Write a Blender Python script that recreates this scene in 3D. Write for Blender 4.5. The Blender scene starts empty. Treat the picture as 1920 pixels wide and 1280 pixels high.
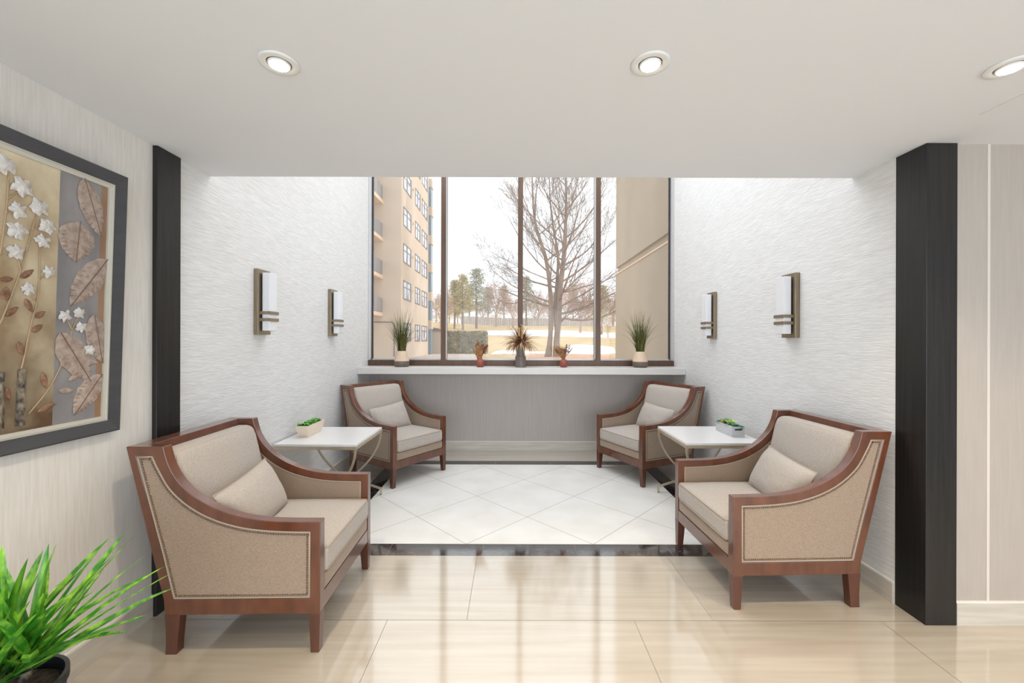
import bpy, math, random
from math import sin, cos, pi, radians, sqrt
from mathutils import Vector, Matrix, noise
C = bpy.context.scene.collection
S = bpy.context.scene

# ------------------------------------------------------------------ camera
F = 774.0; CY = 637.0; EYE = 1.45
cam_data = bpy.data.cameras.new('camera'); cam = bpy.data.objects.new('camera', cam_data); C.objects.link(cam)
cam_data.sensor_width = 36; cam_data.lens = F / 1920 * 36
cam_data.shift_y = (CY - 640) / 1920
cam_data.clip_start = 0.05; cam_data.clip_end = 600
cam.location = (0, 0, EYE)
cam.rotation_euler = (Matrix.Rotation(pi / 2, 3, 'X') @ Matrix.Rotation(0.0028, 3, 'Z')).to_euler()
S.camera = cam

# ------------------------------------------------------------------ world, sun, exposure
S.view_settings.view_transform = 'Standard'; S.view_settings.look = 'None'
S.view_settings.gamma = 1.0; S.view_settings.exposure = 0.0
S.view_settings.use_curve_mapping = False
W = bpy.data.worlds.new('sky'); S.world = W; W.use_nodes = True
wn = W.node_tree.nodes; wl = W.node_tree.links
bgn = wn['Background']
tc = wn.new('ShaderNodeTexCoord'); nz = wn.new('ShaderNodeTexNoise'); rp = wn.new('ShaderNodeValToRGB')
nz.inputs['Scale'].default_value = 2.2; nz.inputs['Detail'].default_value = 5
rp.color_ramp.elements[0].position = .35; rp.color_ramp.elements[0].color = (.86, .90, .97, 1)
rp.color_ramp.elements[1].position = .65; rp.color_ramp.elements[1].color = (1, 1, 1, 1)
wl.new(tc.outputs['Generated'], nz.inputs['Vector']); wl.new(nz.outputs['Fac'], rp.inputs['Fac'])
wl.new(rp.outputs['Color'], bgn.inputs['Color']); bgn.inputs['Strength'].default_value = 1.65

def light(name, kind, loc, energy, color=(1, 1, 1), rot=(0, 0, 0), parent=None, **kw):
    d = bpy.data.lights.new(name, kind); d.energy = energy; d.color = color
    for k, v in kw.items(): setattr(d, k, v)
    o = bpy.data.objects.new(name, d); C.objects.link(o); o.location = loc; o.rotation_euler = rot
    if parent: o.parent = parent
    return o
sd = Vector((-.8, -.30, -.62)).normalized()
light('sun', 'SUN', (20, 20, 30), 2.0, (1, .95, .88), sd.to_track_quat('-Z', 'Y').to_euler(), angle=0.03)
# area lamp added under the bay roof, standing in for daylight from above
light('bay_daylight_fill', 'AREA', (.12, 4.0, 4.42), 80, (.90, .95, 1), (0, 0, 0), shape='RECTANGLE', size=3.6, size_y=2.5)
# area lamp added as fill at the hall's open end, behind the viewpoint
light('hall_fill', 'AREA', (1.2, -3.2, 1.45), 160, (.76, .88, 1), (radians(90), 0, 0), shape='RECTANGLE', size=6.0, size_y=2.5)

# ------------------------------------------------------------------ helpers
def srgb(r, g, b):
    f = lambda c: (c / 255 / 12.92) if c / 255 <= .04045 else ((c / 255 + .055) / 1.055) ** 2.4
    return (f(r), f(g), f(b), 1)

def mat(name, col, rough=.6, metal=0, col2=None, nscale=(8, 8, 8), ramp=(.35, .65), bump=0, bscale=None, bdist=.002,
        spec=.5, detail=6, emit=None, coat=0, sheen=0, noise_scale=1.0, sss=0, transl=0):
    m = bpy.data.materials.new(name); m.use_nodes = True
    nt = m.node_tree; N = nt.nodes; Lk = nt.links; P = N['Principled BSDF']
    P.inputs['Base Color'].default_value = col; P.inputs['Roughness'].default_value = rough
    P.inputs['Metallic'].default_value = metal; P.inputs['Specular IOR Level'].default_value = spec
    P.inputs['Coat Weight'].default_value = coat; P.inputs['Sheen Weight'].default_value = sheen
    P.inputs['Coat Roughness'].default_value = .12
    if transl: P.inputs['Subsurface Weight'].default_value = transl; P.inputs['Subsurface Radius'].default_value = (.02, .02, .02)
    tc = N.new('ShaderNodeTexCoord')
    def noise_node(sc, d=detail):
        mp = N.new('ShaderNodeMapping'); mp.inputs['Scale'].default_value = sc
        n = N.new('ShaderNodeTexNoise'); n.inputs['Scale'].default_value = noise_scale; n.inputs['Detail'].default_value = d
        Lk.new(tc.outputs['Object'], mp.inputs['Vector']); Lk.new(mp.outputs['Vector'], n.inputs['Vector'])
        return n
    if col2 is not None:
        n = noise_node(nscale); r = N.new('ShaderNodeValToRGB')
        r.color_ramp.elements[0].position = ramp[0]; r.color_ramp.elements[1].position = ramp[1]
        r.color_ramp.elements[0].color = col; r.color_ramp.elements[1].color = col2
        Lk.new(n.outputs['Fac'], r.inputs['Fac']); Lk.new(r.outputs['Color'], P.inputs['Base Color'])
    if bump:
        n = noise_node(bscale or nscale, 4); b = N.new('ShaderNodeBump')
        b.inputs['Strength'].default_value = bump; b.inputs['Distance'].default_value = bdist
        Lk.new(n.outputs['Fac'], b.inputs['Height']); Lk.new(b.outputs['Normal'], P.inputs['Normal'])
    if emit:
        P.inputs['Emission Color'].default_value = emit[0]; P.inputs['Emission Strength'].default_value = emit[1]
    return m

class MB:
    """collects geometry for one mesh"""
    def __init__(s): s.v = []; s.f = []; s.m = []; s.cur = 0
    def add(s, vs, fs):
        k = len(s.v); s.v += [tuple(p) for p in vs]
        for q in fs: s.f.append(tuple(i + k for i in q)); s.m.append(s.cur)
        return s
    def box(s, a, b):
        x0, y0, z0 = a; x1, y1, z1 = b
        return s.add([(x0, y0, z0), (x1, y0, z0), (x1, y1, z0), (x0, y1, z0), (x0, y0, z1), (x1, y0, z1), (x1, y1, z1), (x0, y1, z1)],
                     [(0, 3, 2, 1), (4, 5, 6, 7), (0, 1, 5, 4), (1, 2, 6, 5), (2, 3, 7, 6), (3, 0, 4, 7)])
    def hexa(s, lo, hi):
        """lo, hi: 4 points each, counter-clockwise seen from above"""
        return s.add(list(lo) + list(hi), [(0, 3, 2, 1), (4, 5, 6, 7), (0, 1, 5, 4), (1, 2, 6, 5), (2, 3, 7, 6), (3, 0, 4, 7)])
    def tube(s, pts, r, n=8, closed=False, caps=True):
        pts = [Vector(p) for p in pts]; m = len(pts)
        rr = r if isinstance(r, (list, tuple)) else [r] * m
        vs = []; fs = []
        ref = None
        pn = Vector()
        if closed:
            for i in range(m): pn += pts[i - 1].cross(pts[i])
            cc = sum(pts, Vector()) / m; pn = Vector()
            for i in range(m): pn += (pts[i - 1] - cc).cross(pts[i] - cc)
            pn.normalize()
        for i, p in enumerate(pts):
            if closed: t = pts[(i + 1) % m] - pts[i - 1]
            else: t = pts[min(i + 1, m - 1)] - pts[max(i - 1, 0)]
            if t.length < 1e-9: t = Vector((0, 0, 1))
            t.normalize()
            if ref is None: ref = Vector((0, 0, 1)) if abs(t.z) < .9 else Vector((1, 0, 0))
            a = t.cross(ref)
            if a.length < 1e-6: a = t.cross(Vector((0, 1, 0)))
            a.normalize(); b = t.cross(a).normalized(); ref = -b if False else ref - t * ref.dot(t)
            if ref.length < 1e-4: ref = b
            if closed: a = t.cross(pn).normalized(); b = pn
            for k in range(n):
                an = 2 * pi * k / n
                vs.append(p + (a * cos(an) + b * sin(an)) * rr[i])
        for i in range(m if closed else m - 1):
            for k in range(n):
                j = (i + 1) % m
                fs.append((i * n + k, j * n + k, j * n + (k + 1) % n, i * n + (k + 1) % n))
        if caps and not closed:
            fs.append(tuple(range(n))); fs.append(tuple((m - 1) * n + k for k in reversed(range(n))))
        return s.add(vs, fs)
    def bar(s, pts, w, h, up=(0, 1, 0)):
        """rectangular section along pts; w across 'up' direction, h along the other"""
        pts = [Vector(p) for p in pts]; m = len(pts); up = Vector(up); vs = []; fs = []
        for i, p in enumerate(pts):
            t = (pts[min(i + 1, m - 1)] - pts[max(i - 1, 0)]).normalized()
            b = t.cross(up).normalized()
            for (c, d) in ((1, 1), (1, -1), (-1, -1), (-1, 1)): vs.append(p + up * (c * w / 2) + b * (d * h / 2))
        for i in range(m - 1):
            for k in range(4): fs.append((i * 4 + k, i * 4 + (k + 1) % 4, i * 4 + 4 + (k + 1) % 4, i * 4 + 4 + k))
        fs.append((3, 2, 1, 0)); fs.append(tuple((m - 1) * 4 + k for k in range(4)))
        return s.add(vs, fs)
    def lathe(s, prof, c=(0, 0, 0), n=32, mats=None):
        vs = []; m = len(prof)
        for (r, z) in prof:
            for k in range(n): vs.append((c[0] + r * cos(2 * pi * k / n), c[1] + r * sin(2 * pi * k / n), c[2] + z))
        base = len(s.v); s.v += vs
        for i in range(m - 1):
            for k in range(n):
                s.f.append((base + i * n + k, base + i * n + (k + 1) % n, base + (i + 1) * n + (k + 1) % n, base + (i + 1) * n + k))
                s.m.append(mats[i] if mats else s.cur)
        s.f.append(tuple(base + k for k in reversed(range(n)))); s.m.append(mats[0] if mats else s.cur)
        s.f.append(tuple(base + (m - 1) * n + k for k in range(n))); s.m.append(mats[-1] if mats else s.cur)
        return s
    def strip(s, pts, ws, side, fold=0.0):
        """blade: centre line pts with half widths ws along vector side, folded by 'fold'"""
        vs = []; fs = []; side = Vector(side).normalized()
        for i, p in enumerate(pts):
            p = Vector(p); t = Vector(pts[min(i + 1, len(pts) - 1)]) - Vector(pts[max(i - 1, 0)])
            nn = t.cross(side); nn = nn.normalized() if nn.length > 1e-9 else Vector((0, 0, 1))
            vs += [p - side * ws[i] + nn * fold * ws[i], p, p + side * ws[i] + nn * fold * ws[i]]
        for i in range(len(pts) - 1):
            a = 3 * i; fs += [(a, a + 1, a + 4, a + 3), (a + 1, a + 2, a + 5, a + 4)]
        return s.add(vs, fs)
    def rbox(s, cx, cy, cz, w, d, h, r=.02, n=8, crown=0, crownb=0, xf=None):
        """rounded box, centre, full sizes, corner radius; crown puffs the top"""
        hw, hd, hh = w / 2, d / 2, h / 2
        idx = {}; vs = []; fs = []
        def coord(t, half):  # -1..1, dense near the ends
            a = abs(t); sg = 1 if t >= 0 else -1
            inner = half - r; nn = .5
            if a <= nn: return sg * inner * a / nn if inner > 0 else 0
            return sg * (inner + r * sin((a - nn) / nn * pi / 2))
        T = [-1 + 2 * i / n for i in range(n + 1)]
        def vert(i, j, k):
            key = (i, j, k)
            if key in idx: return idx[key]
            p = Vector((coord(T[i], hw), coord(T[j], hd), coord(T[k], hh)))
            q = Vector((max(-hw + r, min(hw - r, p.x)), max(-hd + r, min(hd - r, p.y)), max(-hh + r, min(hh - r, p.z))))
            dlt = p - q
            if dlt.length > 1e-9: p = q + dlt.normalized() * r
            fx = 1 - (p.x / hw) ** 2; fy = 1 - (p.y / hd) ** 2
            if p.z > 0: p.z += crown * max(0, fx) ** .6 * max(0, fy) ** .6
            else: p.z -= crownb * max(0, fx) * max(0, fy)
            if xf: p = xf(p)
            idx[key] = len(vs); vs.append((p.x + cx, p.y + cy, p.z + cz)); return idx[key]
        for a in range(n):
            for b in range(n):
                fs.append((vert(a, b, 0), vert(a, b + 1, 0), vert(a + 1, b + 1, 0), vert(a + 1, b, 0)))
                fs.append((vert(a, b, n), vert(a + 1, b, n), vert(a + 1, b + 1, n), vert(a, b + 1, n)))
                fs.append((vert(a, 0, b), vert(a + 1, 0, b), vert(a + 1, 0, b + 1), vert(a, 0, b + 1)))
                fs.append((vert(a, n, b), vert(a, n, b + 1), vert(a + 1, n, b + 1), vert(a + 1, n, b)))
                fs.append((vert(0, a, b), vert(0, a, b + 1), vert(0, a + 1, b + 1), vert(0, a + 1, b)))
                fs.append((vert(n, a, b), vert(n, a + 1, b), vert(n, a + 1, b + 1), vert(n, a, b + 1)))
        return s.add(vs, fs)
    def build(s, name, mats, parent=None, smooth=False, bevel=0, kind=None, label=None, off=None):
        me = bpy.data.meshes.new(name)
        vs = s.v if off is None else [(p[0] - off[0], p[1] - off[1], p[2] - off[2]) for p in s.v]
        me.from_pydata(vs, [], s.f); me.update()
        for m_ in (mats if isinstance(mats, (list, tuple)) else [mats]): me.materials.append(m_)
        me.polygons.foreach_set('material_index', s.m)
        if smooth: me.polygons.foreach_set('use_smooth', [True] * len(me.polygons))
        o = bpy.data.objects.new(name, me); C.objects.link(o)
        if parent: o.parent = parent
        if kind: o['kind'] = kind
        if label: o['label'] = label
        if bevel:
            b = o.modifiers.new('bevel', 'BEVEL'); b.width = bevel; b.segments = 2; b.limit_method = 'ANGLE'; b.angle_limit = radians(40)
            b.harden_normals = False
        return o

def tag(o, label, cat, group=None):
    o['label'] = label; o['category'] = cat
    if group: o['group'] = group
    return o
def thing(name, loc, label, cat, group=None, rz=0):
    o = bpy.data.objects.new(name, None); C.objects.link(o); o.location = loc; o.rotation_euler = (0, 0, rz)
    o.empty_display_size = .1
    return tag(o, label, cat, group)
def dup(root, loc, rz, label, group=None, scale=None):
    r = root.copy(); C.objects.link(r); r.location = loc; r.rotation_euler = (0, 0, rz); r['label'] = label
    if group: r['group'] = group
    if scale: r.scale = scale
    for ch in list(root.children):
        c = ch.copy(); C.objects.link(c); c.parent = r
        for g in ch.children:
            d = g.copy(); C.objects.link(d); d.parent = c
    return r
def struct(name, mb, m, **kw): return mb.build(name, m, kind='structure', **kw)
def catmull(P, n=6):
    out = []
    for i in range(len(P) - 1):
        p0 = P[max(i - 1, 0)]; p1 = P[i]; p2 = P[i + 1]; p3 = P[min(i + 2, len(P) - 1)]
        for k in range(n):
            t = k / n
            out.append(tuple(.5 * ((2 * b) + (-a + c) * t + (2 * a - 5 * b + 4 * c - d) * t * t + (-a + 3 * b - 3 * c + d) * t ** 3) for a, b, c, d in zip(p0, p1, p2, p3)))
    out.append(tuple(P[-1])); return out

# ------------------------------------------------------------------ materials
M = {}
M['ceiling'] = mat('ceiling_paint', srgb(226, 227, 229), .85, spec=.2)
M['wall_ripple'] = mat('ripple_wallpaper', srgb(218, 217, 216), .55, col2=srgb(230, 230, 229), nscale=(30, 9, 120), bump=.65, bscale=(60, 14, 150), bdist=.006, detail=4)
M['wall_streak'] = mat('streaked_wallpaper', srgb(217, 213, 207), .5, col2=srgb(226, 223, 218), nscale=(120, 120, 7), bump=.2, bscale=(150, 150, 9), bdist=.002)
M['wall_taupe'] = mat('taupe_wallpaper', srgb(174, 166, 160), .5, col2=srgb(181, 173, 167), nscale=(90, 90, 2.5), bump=.2, bscale=(150, 150, 4), bdist=.001)
M['wall_cream'] = mat('cream_panel', srgb(172, 163, 154), .6, col2=srgb(177, 168, 159), nscale=(60, 60, 4))
M['seam'] = mat('seam_white', srgb(212, 204, 195), .6)
M['base'] = mat('baseboard_stone', srgb(190, 183, 172), .35, col2=srgb(205, 198, 187), nscale=(3, 3, 40), spec=.5)
M['base_top'] = mat('baseboard_edge', srgb(225, 222, 216), .4)
M['black_wood'] = mat('black_oak', srgb(18, 17, 17), .34, col2=srgb(36, 34, 33), nscale=(60, 60, 2.2), bump=.25, bscale=(90, 90, 3), bdist=.0015, ramp=(.3, .8))
M['tile_beige'] = mat('travertine_tile', srgb(177, 167, 153), .08, col2=srgb(191, 183, 171), nscale=(1.2, 22, 1), ramp=(.3, .7), spec=1.0)
M['tile_white'] = mat('white_tile', srgb(226, 223, 217), .28, col2=srgb(235, 233, 229), nscale=(3, 3, 3), spec=.4)
M['tile_black'] = mat('black_granite', srgb(30, 29, 32), .07, col2=srgb(92, 90, 94), nscale=(40, 40, 40), ramp=(.5, .72), spec=.7, detail=8)
M['tile_beige'].node_tree.nodes['Principled BSDF'].inputs['IOR'].default_value = 1.95
M['tile_black'].node_tree.nodes['Principled BSDF'].inputs['IOR'].default_value = 2.3
M['grout'] = mat('grout', srgb(140, 134, 126), .8)
M['sill'] = mat('sill_white', srgb(208, 204, 199), .35)
M['bronze'] = mat('bronze_frame', srgb(84, 62, 48), .38, metal=.35, col2=srgb(94, 72, 58), nscale=(20, 20, 3))
M['alu'] = mat('frame_edge', srgb(205, 205, 208), .35, metal=.4)
M['gasket'] = mat('gasket_black', srgb(35, 33, 40), .6)
M['wood'] = mat('cherry_wood', srgb(84, 46, 29), .26, col2=srgb(112, 65, 42), nscale=(14, 14, 5), ramp=(.3, .75), coat=.7, spec=.5)
M['wood_dark'] = mat('cherry_wood_leg', srgb(74, 41, 29), .32, col2=srgb(98, 56, 40), nscale=(14, 14, 5), ramp=(.3, .75), coat=.35)
M['fabric'] = mat('taupe_linen', srgb(140, 121, 104), .9, col2=srgb(165, 146, 128), nscale=(110, 110, 420), ramp=(.3, .7), bump=.35, bscale=(500, 500, 900), bdist=.001, sheen=.25, spec=.2, detail=3)
M['fabric_light'] = mat('oat_linen', srgb(162, 152, 143), .9, col2=srgb(188, 179, 170), nscale=(300, 110, 420), ramp=(.3, .7), bump=.35, bscale=(600, 500, 900), bdist=.001, sheen=.25, spec=.2, detail=3)
M['welt'] = mat('welt_cord', srgb(172, 157, 141), .85)
M['nail'] = mat('nailhead_bronze', srgb(118, 94, 76), .3, metal=.8)
M['table_white'] = mat('table_lacquer', srgb(232, 230, 228), .18, spec=.5)
M['gold'] = mat('champagne_metal', srgb(200, 186, 162), .32, metal=.55, col2=srgb(210, 198, 176), nscale=(20, 20, 20))
M['nickel'] = mat('brushed_bronze', srgb(138, 124, 104), .33, metal=.75, col2=srgb(152, 138, 118), nscale=(90, 90, 6))
M['frost'] = mat('frosted_glass', srgb(226, 227, 230), .22, spec=.5)
M['lamp'] = mat('lamp_lens', srgb(255, 250, 235), .4, emit=(srgb(255, 246, 224), 6))
M['fix_white'] = mat('fixture_white', srgb(226, 225, 222), .45)
M['dark'] = mat('dark_recess', srgb(60, 52, 44), .7)
M['frame_grey'] = mat('picture_frame_charcoal', srgb(72, 72, 75), .38, col2=srgb(78, 78, 81), nscale=(30, 5, 30), metal=.2)
M['liner'] = mat('picture_liner', srgb(206, 203, 192), .35, metal=.3)
M['art_gold'] = mat('gilded_canvas', srgb(150, 122, 84), .35, col2=srgb(222, 210, 180), nscale=(4, 4, 3), ramp=(.3, .6), bump=.5, bscale=(22, 22, 22), bdist=.003, spec=.6)
def art_gradient():
    m = M['art_gold']; nt = m.node_tree; N = nt.nodes; Lk = nt.links; P = N['Principled BSDF']
    src = P.inputs['Base Color'].links[0].from_socket
    tc = N.new('ShaderNodeTexCoord'); sp = N.new('ShaderNodeSeparateXYZ'); n = N.new('ShaderNodeTexNoise'); n.inputs['Scale'].default_value = 7; n.inputs['Detail'].default_value = 6
    a = N.new('ShaderNodeMath'); a.operation = 'MULTIPLY_ADD'; a.inputs[1].default_value = .55
    r = N.new('ShaderNodeMapRange'); r.inputs['From Min'].default_value = .90; r.inputs['From Max'].default_value = .38
    mx = N.new('ShaderNodeMix'); mx.data_type = 'RGBA'; mx.inputs['B'].default_value = srgb(92, 68, 44)
    Lk.new(tc.outputs['Object'], sp.inputs[0]); Lk.new(tc.outputs['Object'], n.inputs['Vector'])
    Lk.new(n.outputs['Fac'], a.inputs[0]); Lk.new(sp.outputs['Z'], a.inputs[2]); Lk.new(a.outputs[0], r.inputs['Value'])
    Lk.new(r.outputs[0], mx.inputs['Factor']); Lk.new(src, mx.inputs['A']); Lk.new(mx.outputs['Result'], P.inputs['Base Color'])
art_gradient()
M['art_low'] = mat('gilded_canvas_low', srgb(84, 66, 46), .35, col2=srgb(176, 142, 96), nscale=(6, 6, 5), ramp=(.35, .65), bump=.6, bscale=(22, 22, 22), bdist=.004, spec=.6)
M['art_grey'] = mat('pewter_canvas', srgb(124, 122, 124), .4, col2=srgb(150, 146, 146), nscale=(8, 8, 4), bump=.4, bscale=(50, 50, 20), bdist=.002, spec=.6)
M['art_brown'] = mat('canvas_brown_edge', srgb(140, 106, 78), .45, col2=srgb(160, 130, 104), nscale=(8, 8, 4))
M['art_leaf'] = mat('relief_leaf', srgb(150, 130, 118), .45, col2=srgb(182, 166, 154), nscale=(40, 40, 40), bump=.6, bscale=(90, 90, 90), bdist=.002)
M['art_vein'] = mat('relief_vein', srgb(112, 82, 66), .5)
M['art_white'] = mat('relief_flower', srgb(222, 220, 216), .4, col2=srgb(196, 190, 184), nscale=(70, 70, 70), bump=.7, bscale=(90, 90, 90), bdist=.003)
M['art_stem'] = mat('relief_stem', srgb(176, 150, 118), .4)
M['art_small'] = mat('relief_small_leaf', srgb(112, 76, 56), .4, col2=srgb(150, 112, 86), nscale=(60, 60, 60))
M['art_bark'] = mat('relief_bark', srgb(52, 44, 38), .6, col2=srgb(150, 136, 116), nscale=(60, 60, 30), bump=1, bscale=(70, 70, 40), bdist=.006)
M['leaf'] = mat('bright_leaf', srgb(54, 126, 34), .34, col2=srgb(150, 205, 66), nscale=(40, 40, 7), ramp=(.42, .68))
M['leaf_dark'] = mat('deep_leaf', srgb(38, 96, 40), .4, col2=srgb(84, 150, 60), nscale=(12, 12, 4))
M['tip'] = mat('leaf_tip_pale', srgb(214, 220, 160), .5)
M['pot_black'] = mat('pot_black', srgb(30, 32, 38), .25, spec=.6)
M['soil'] = mat('soil', srgb(52, 42, 34), .95, col2=srgb(84, 70, 56), nscale=(60, 60, 60), bump=.8, bscale=(80, 80, 80), bdist=.005)
M['grass'] = mat('grass_blade', srgb(54, 66, 18), .45, col2=srgb(98, 108, 34), nscale=(30, 30, 6))
M['grass_tip'] = mat('grass_blade_brown', srgb(92, 74, 36), .5)
M['pot_cream'] = mat('pot_cream', srgb(214, 190, 166), .35)
M['pot_taupe'] = mat('pot_taupe', srgb(104, 90, 78), .4)
M['terra'] = mat('vase_terracotta', srgb(134, 66, 54), .5, col2=srgb(146, 76, 62), nscale=(30, 30, 30))
M['vase_grey'] = mat('vase_grey', srgb(108, 98, 92), .45, col2=srgb(120, 108, 100), nscale=(30, 30, 30))
M['dry'] = mat('dried_brown', srgb(104, 64, 38), .7, col2=srgb(168, 122, 76), nscale=(30, 30, 30))
M['dry_red'] = mat('dried_russet', srgb(98, 46, 34), .7, col2=srgb(150, 84, 60), nscale=(40, 40, 40))
M['dry_pale'] = mat('dried_straw', srgb(206, 180, 138), .7)
M['planter_cream'] = mat('planter_cream', srgb(232, 214, 194), .35)
M['planter_grey'] = mat('planter_grey', srgb(190, 190, 192), .5, col2=srgb(204, 204, 206), nscale=(6, 6, 60))
M['succ_green'] = mat('succulent_green', srgb(54, 140, 40), .4, col2=srgb(128, 206, 66), nscale=(30, 30, 30))
M['succ_teal'] = mat('succulent_teal', srgb(70, 138, 110), .5, col2=srgb(132, 186, 160), nscale=(40, 40, 40))
M['succ_yellow'] = mat('succulent_yellow', srgb(206, 214, 110), .5)
M['succ_pale'] = mat('succulent_pale', srgb(176, 192, 158), .5)
M['succ_olive'] = mat('succulent_olive', srgb(136, 142, 80), .5)
M['stucco'] = mat('beige_stucco', srgb(206, 188, 170), .9, col2=srgb(212, 196, 180), nscale=(.4, .4, .25), spec=.1)
M['stucco_wing'] = mat('wing_stucco', srgb(176, 162, 144), .85, col2=srgb(188, 174, 157), nscale=(.7, .7, .5), bump=.3, bscale=(20, 20, 20), bdist=.01, spec=.2)
M['balcony'] = mat('balcony_panel', srgb(140, 138, 140), .6, col2=srgb(152, 150, 152), nscale=(3, 3, .2))
M['slab'] = mat('balcony_slab', srgb(232, 206, 180), .8)
M['win_glass'] = mat('far_window_glass', srgb(150, 158, 174), .12, col2=srgb(226, 232, 244), nscale=(2.5, 2.5, 1.2), ramp=(.4, .55))  # pale patches put the sky's reflection into the pane colour
M['win_frame'] = mat('far_window_frame', srgb(112, 104, 104), .5)
M['bay_blue'] = mat('bay_window_glass', srgb(120, 140, 156), .3)
M['roof'] = mat('annex_roof', srgb(130, 118, 108), .8)
M['lawn'] = mat('winter_lawn', srgb(186, 160, 120), .95, col2=srgb(208, 186, 150), nscale=(.35, .5, 1), ramp=(.35, .65), bump=.4, bscale=(3, 3, 3), bdist=.05, spec=.05, detail=9)
M['pave'] = mat('driveway', srgb(178, 164, 152), .9, col2=srgb(192, 180, 168), nscale=(.5, .5, 1))
M['earth'] = mat('bare_earth', srgb(186, 138, 104), .95, col2=srgb(206, 164, 130), nscale=(1, 1, 1))
M['snow'] = mat('snow', srgb(244, 246, 250), .6)
M['bark'] = mat('bare_bark', srgb(132, 114, 104), .9, col2=srgb(160, 142, 130), nscale=(3, 3, .8), spec=.1)
M['bark_red'] = mat('reddish_twigs', srgb(186, 160, 150), .9, spec=.1)
M['pine'] = mat('pine_needles', srgb(164, 156, 112), .8, col2=srgb(204, 192, 146), nscale=(.8, .8, .8), spec=.1)  # foliage tones here and below paled to paint in distance haze
M['pine2'] = mat('pine_needles_grey', srgb(160, 164, 148), .8, col2=srgb(192, 192, 176), nscale=(.8, .8, .8), spec=.1)
M['russet'] = mat('russet_foliage', srgb(192, 164, 150), .8, col2=srgb(218, 196, 182), nscale=(.8, .8, .8), spec=.1)
M['gold_leafy'] = mat('golden_foliage', srgb(196, 182, 130), .8, col2=srgb(222, 210, 166), nscale=(.8, .8, .8), spec=.1)
M['hedge'] = mat('hedge_leaves', srgb(132, 130, 106), .8, col2=srgb(176, 168, 136), nscale=(1.4, 1.4, 1.4), spec=.1)
M['fence'] = mat('far_fence', srgb(176, 168, 160), .8, col2=srgb(196, 190, 184), nscale=(2, 2, .3))

g = bpy.data.materials.new('window_glass'); g.use_nodes = True; nt = g.node_tree; nt.nodes.clear()
o_ = nt.nodes.new('ShaderNodeOutputMaterial'); mx = nt.nodes.new('ShaderNodeMixShader'); tr = nt.nodes.new('ShaderNodeBsdfTransparent')
gl = nt.nodes.new('ShaderNodeBsdfGlossy'); lw = nt.nodes.new('ShaderNodeFresnel'); lw.inputs['IOR'].default_value = 1.25
gl.inputs['Roughness'].default_value = .02; tr.inputs['Color'].default_value = (.97, .985, .985, 1)
nt.links.new(lw.outputs[0], mx.inputs[0]); nt.links.new(tr.outputs[0], mx.inputs[1]); nt.links.new(gl.outputs[0], mx.inputs[2]); tl = nt.nodes.new('ShaderNodeBsdfTranslucent'); tl.inputs['Color'].default_value = (.95, .96, 1, 1); m2 = nt.nodes.new('ShaderNodeMixShader'); m2.inputs[0].default_value = .07  # translucent share lays a pale glare veil over the view outside
nt.links.new(mx.outputs[0], m2.inputs[1]); nt.links.new(tl.outputs[0], m2.inputs[2]); nt.links.new(m2.outputs[0], o_.inputs[0])
M['glass'] = g

# ------------------------------------------------------------------ room shell
XL, XR, H = -1.88, 2.115, 2.461
YE = 2.568            # edge of the low ceiling
YB = 5.43             # wall under the window
TOP = 4.45            # top of the tall bay

# floor: one mesh of laid tiles
def clip(poly, x0, x1, y0, y1):
    for ax, lim, sg in ((0, x0, 1), (0, x1, -1), (1, y0, 1), (1, y1, -1)):
        out = []
        for i in range(len(poly)):
            a, b = poly[i - 1], poly[i]; da = (a[ax] - lim) * sg; db = (b[ax] - lim) * sg
            if da >= 0 and db >= 0: out.append(b)
            elif da >= 0 or db >= 0:
                t = da / (da - db); q = (a[0] + (b[0] - a[0]) * t, a[1] + (b[1] - a[1]) * t)
                out.append(q)
                if db >= 0: out.append(b)
        poly = out
        if len(poly) < 3: return None
    return poly
fl = MB(); G = .0014
fl.cur = 0; fl.box((-2.0, -3.4, -.12), (6.6, 5.5, -.0012))
def tile(x0, x1, y0, y1, m, hole=None):
    fl.cur = m
    x0 += G; x1 -= G; y0 += G; y1 -= G
    if x1 > x0 and y1 > y0: fl.add([(x0, y0, 0), (x1, y0, 0), (x1, y1, 0), (x0, y1, 0)], [(0, 1, 2, 3)])
T = .638; BX0, BX1, BY0, BY1, BW = -1.425, 1.655, 2.774, 4.944, .15
nrow = 0; y = 2.136 + T
rows = []
while y > -3.4:
    rows.append((y - T, y)); y -= T
for k, (y0, y1) in enumerate(rows):
    offx = -.23 if k % 3 == 0 else (-.64 if k % 3 == 1 else .2)
    x = offx - 4 * 1.276
    while x < 6.6:
        a, b = max(x, XL), min(x + 1.276, 6.6)
        if k == 1 and b > 2.0 and a < 2.44:
            pass
        if b > a + .01: tile(a, b, y0, y1, 1)
        x += 1.276
for (x0, x1) in ((XL, BX0), (BX1, XR)):
    y = BY0
    while y < YB:
        tile(x0, x1, y, min(y + 1.276, YB), 1); y += 1.276
x = -1.11 - T
while x < BX1:
    tile(max(x, BX0), min(x + 1.276, BX1), BY1, YB, 1); x += 1.276
x = -.85 - T                                         # granite border, front and back
while x < BX1:
    tile(max(x, BX0), min(x + .645, BX1), BY0, BY0 + BW + .008, 2)
    tile(max(x, BX0), min(x + .645, BX1), BY1 - BW + .01, BY1, 2); x += .645
for (x0, x1) in ((BX0, BX0 + BW), (BX1 - BW, BX1)):
    y = BY0 + BW + .008
    while y < BY1 - BW: tile(x0, x1, y, min(y + .645, BY1 - BW + .01), 2); y += .645
s_ = .9024 / 2; tx, ty = .13, 3.3834
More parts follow.
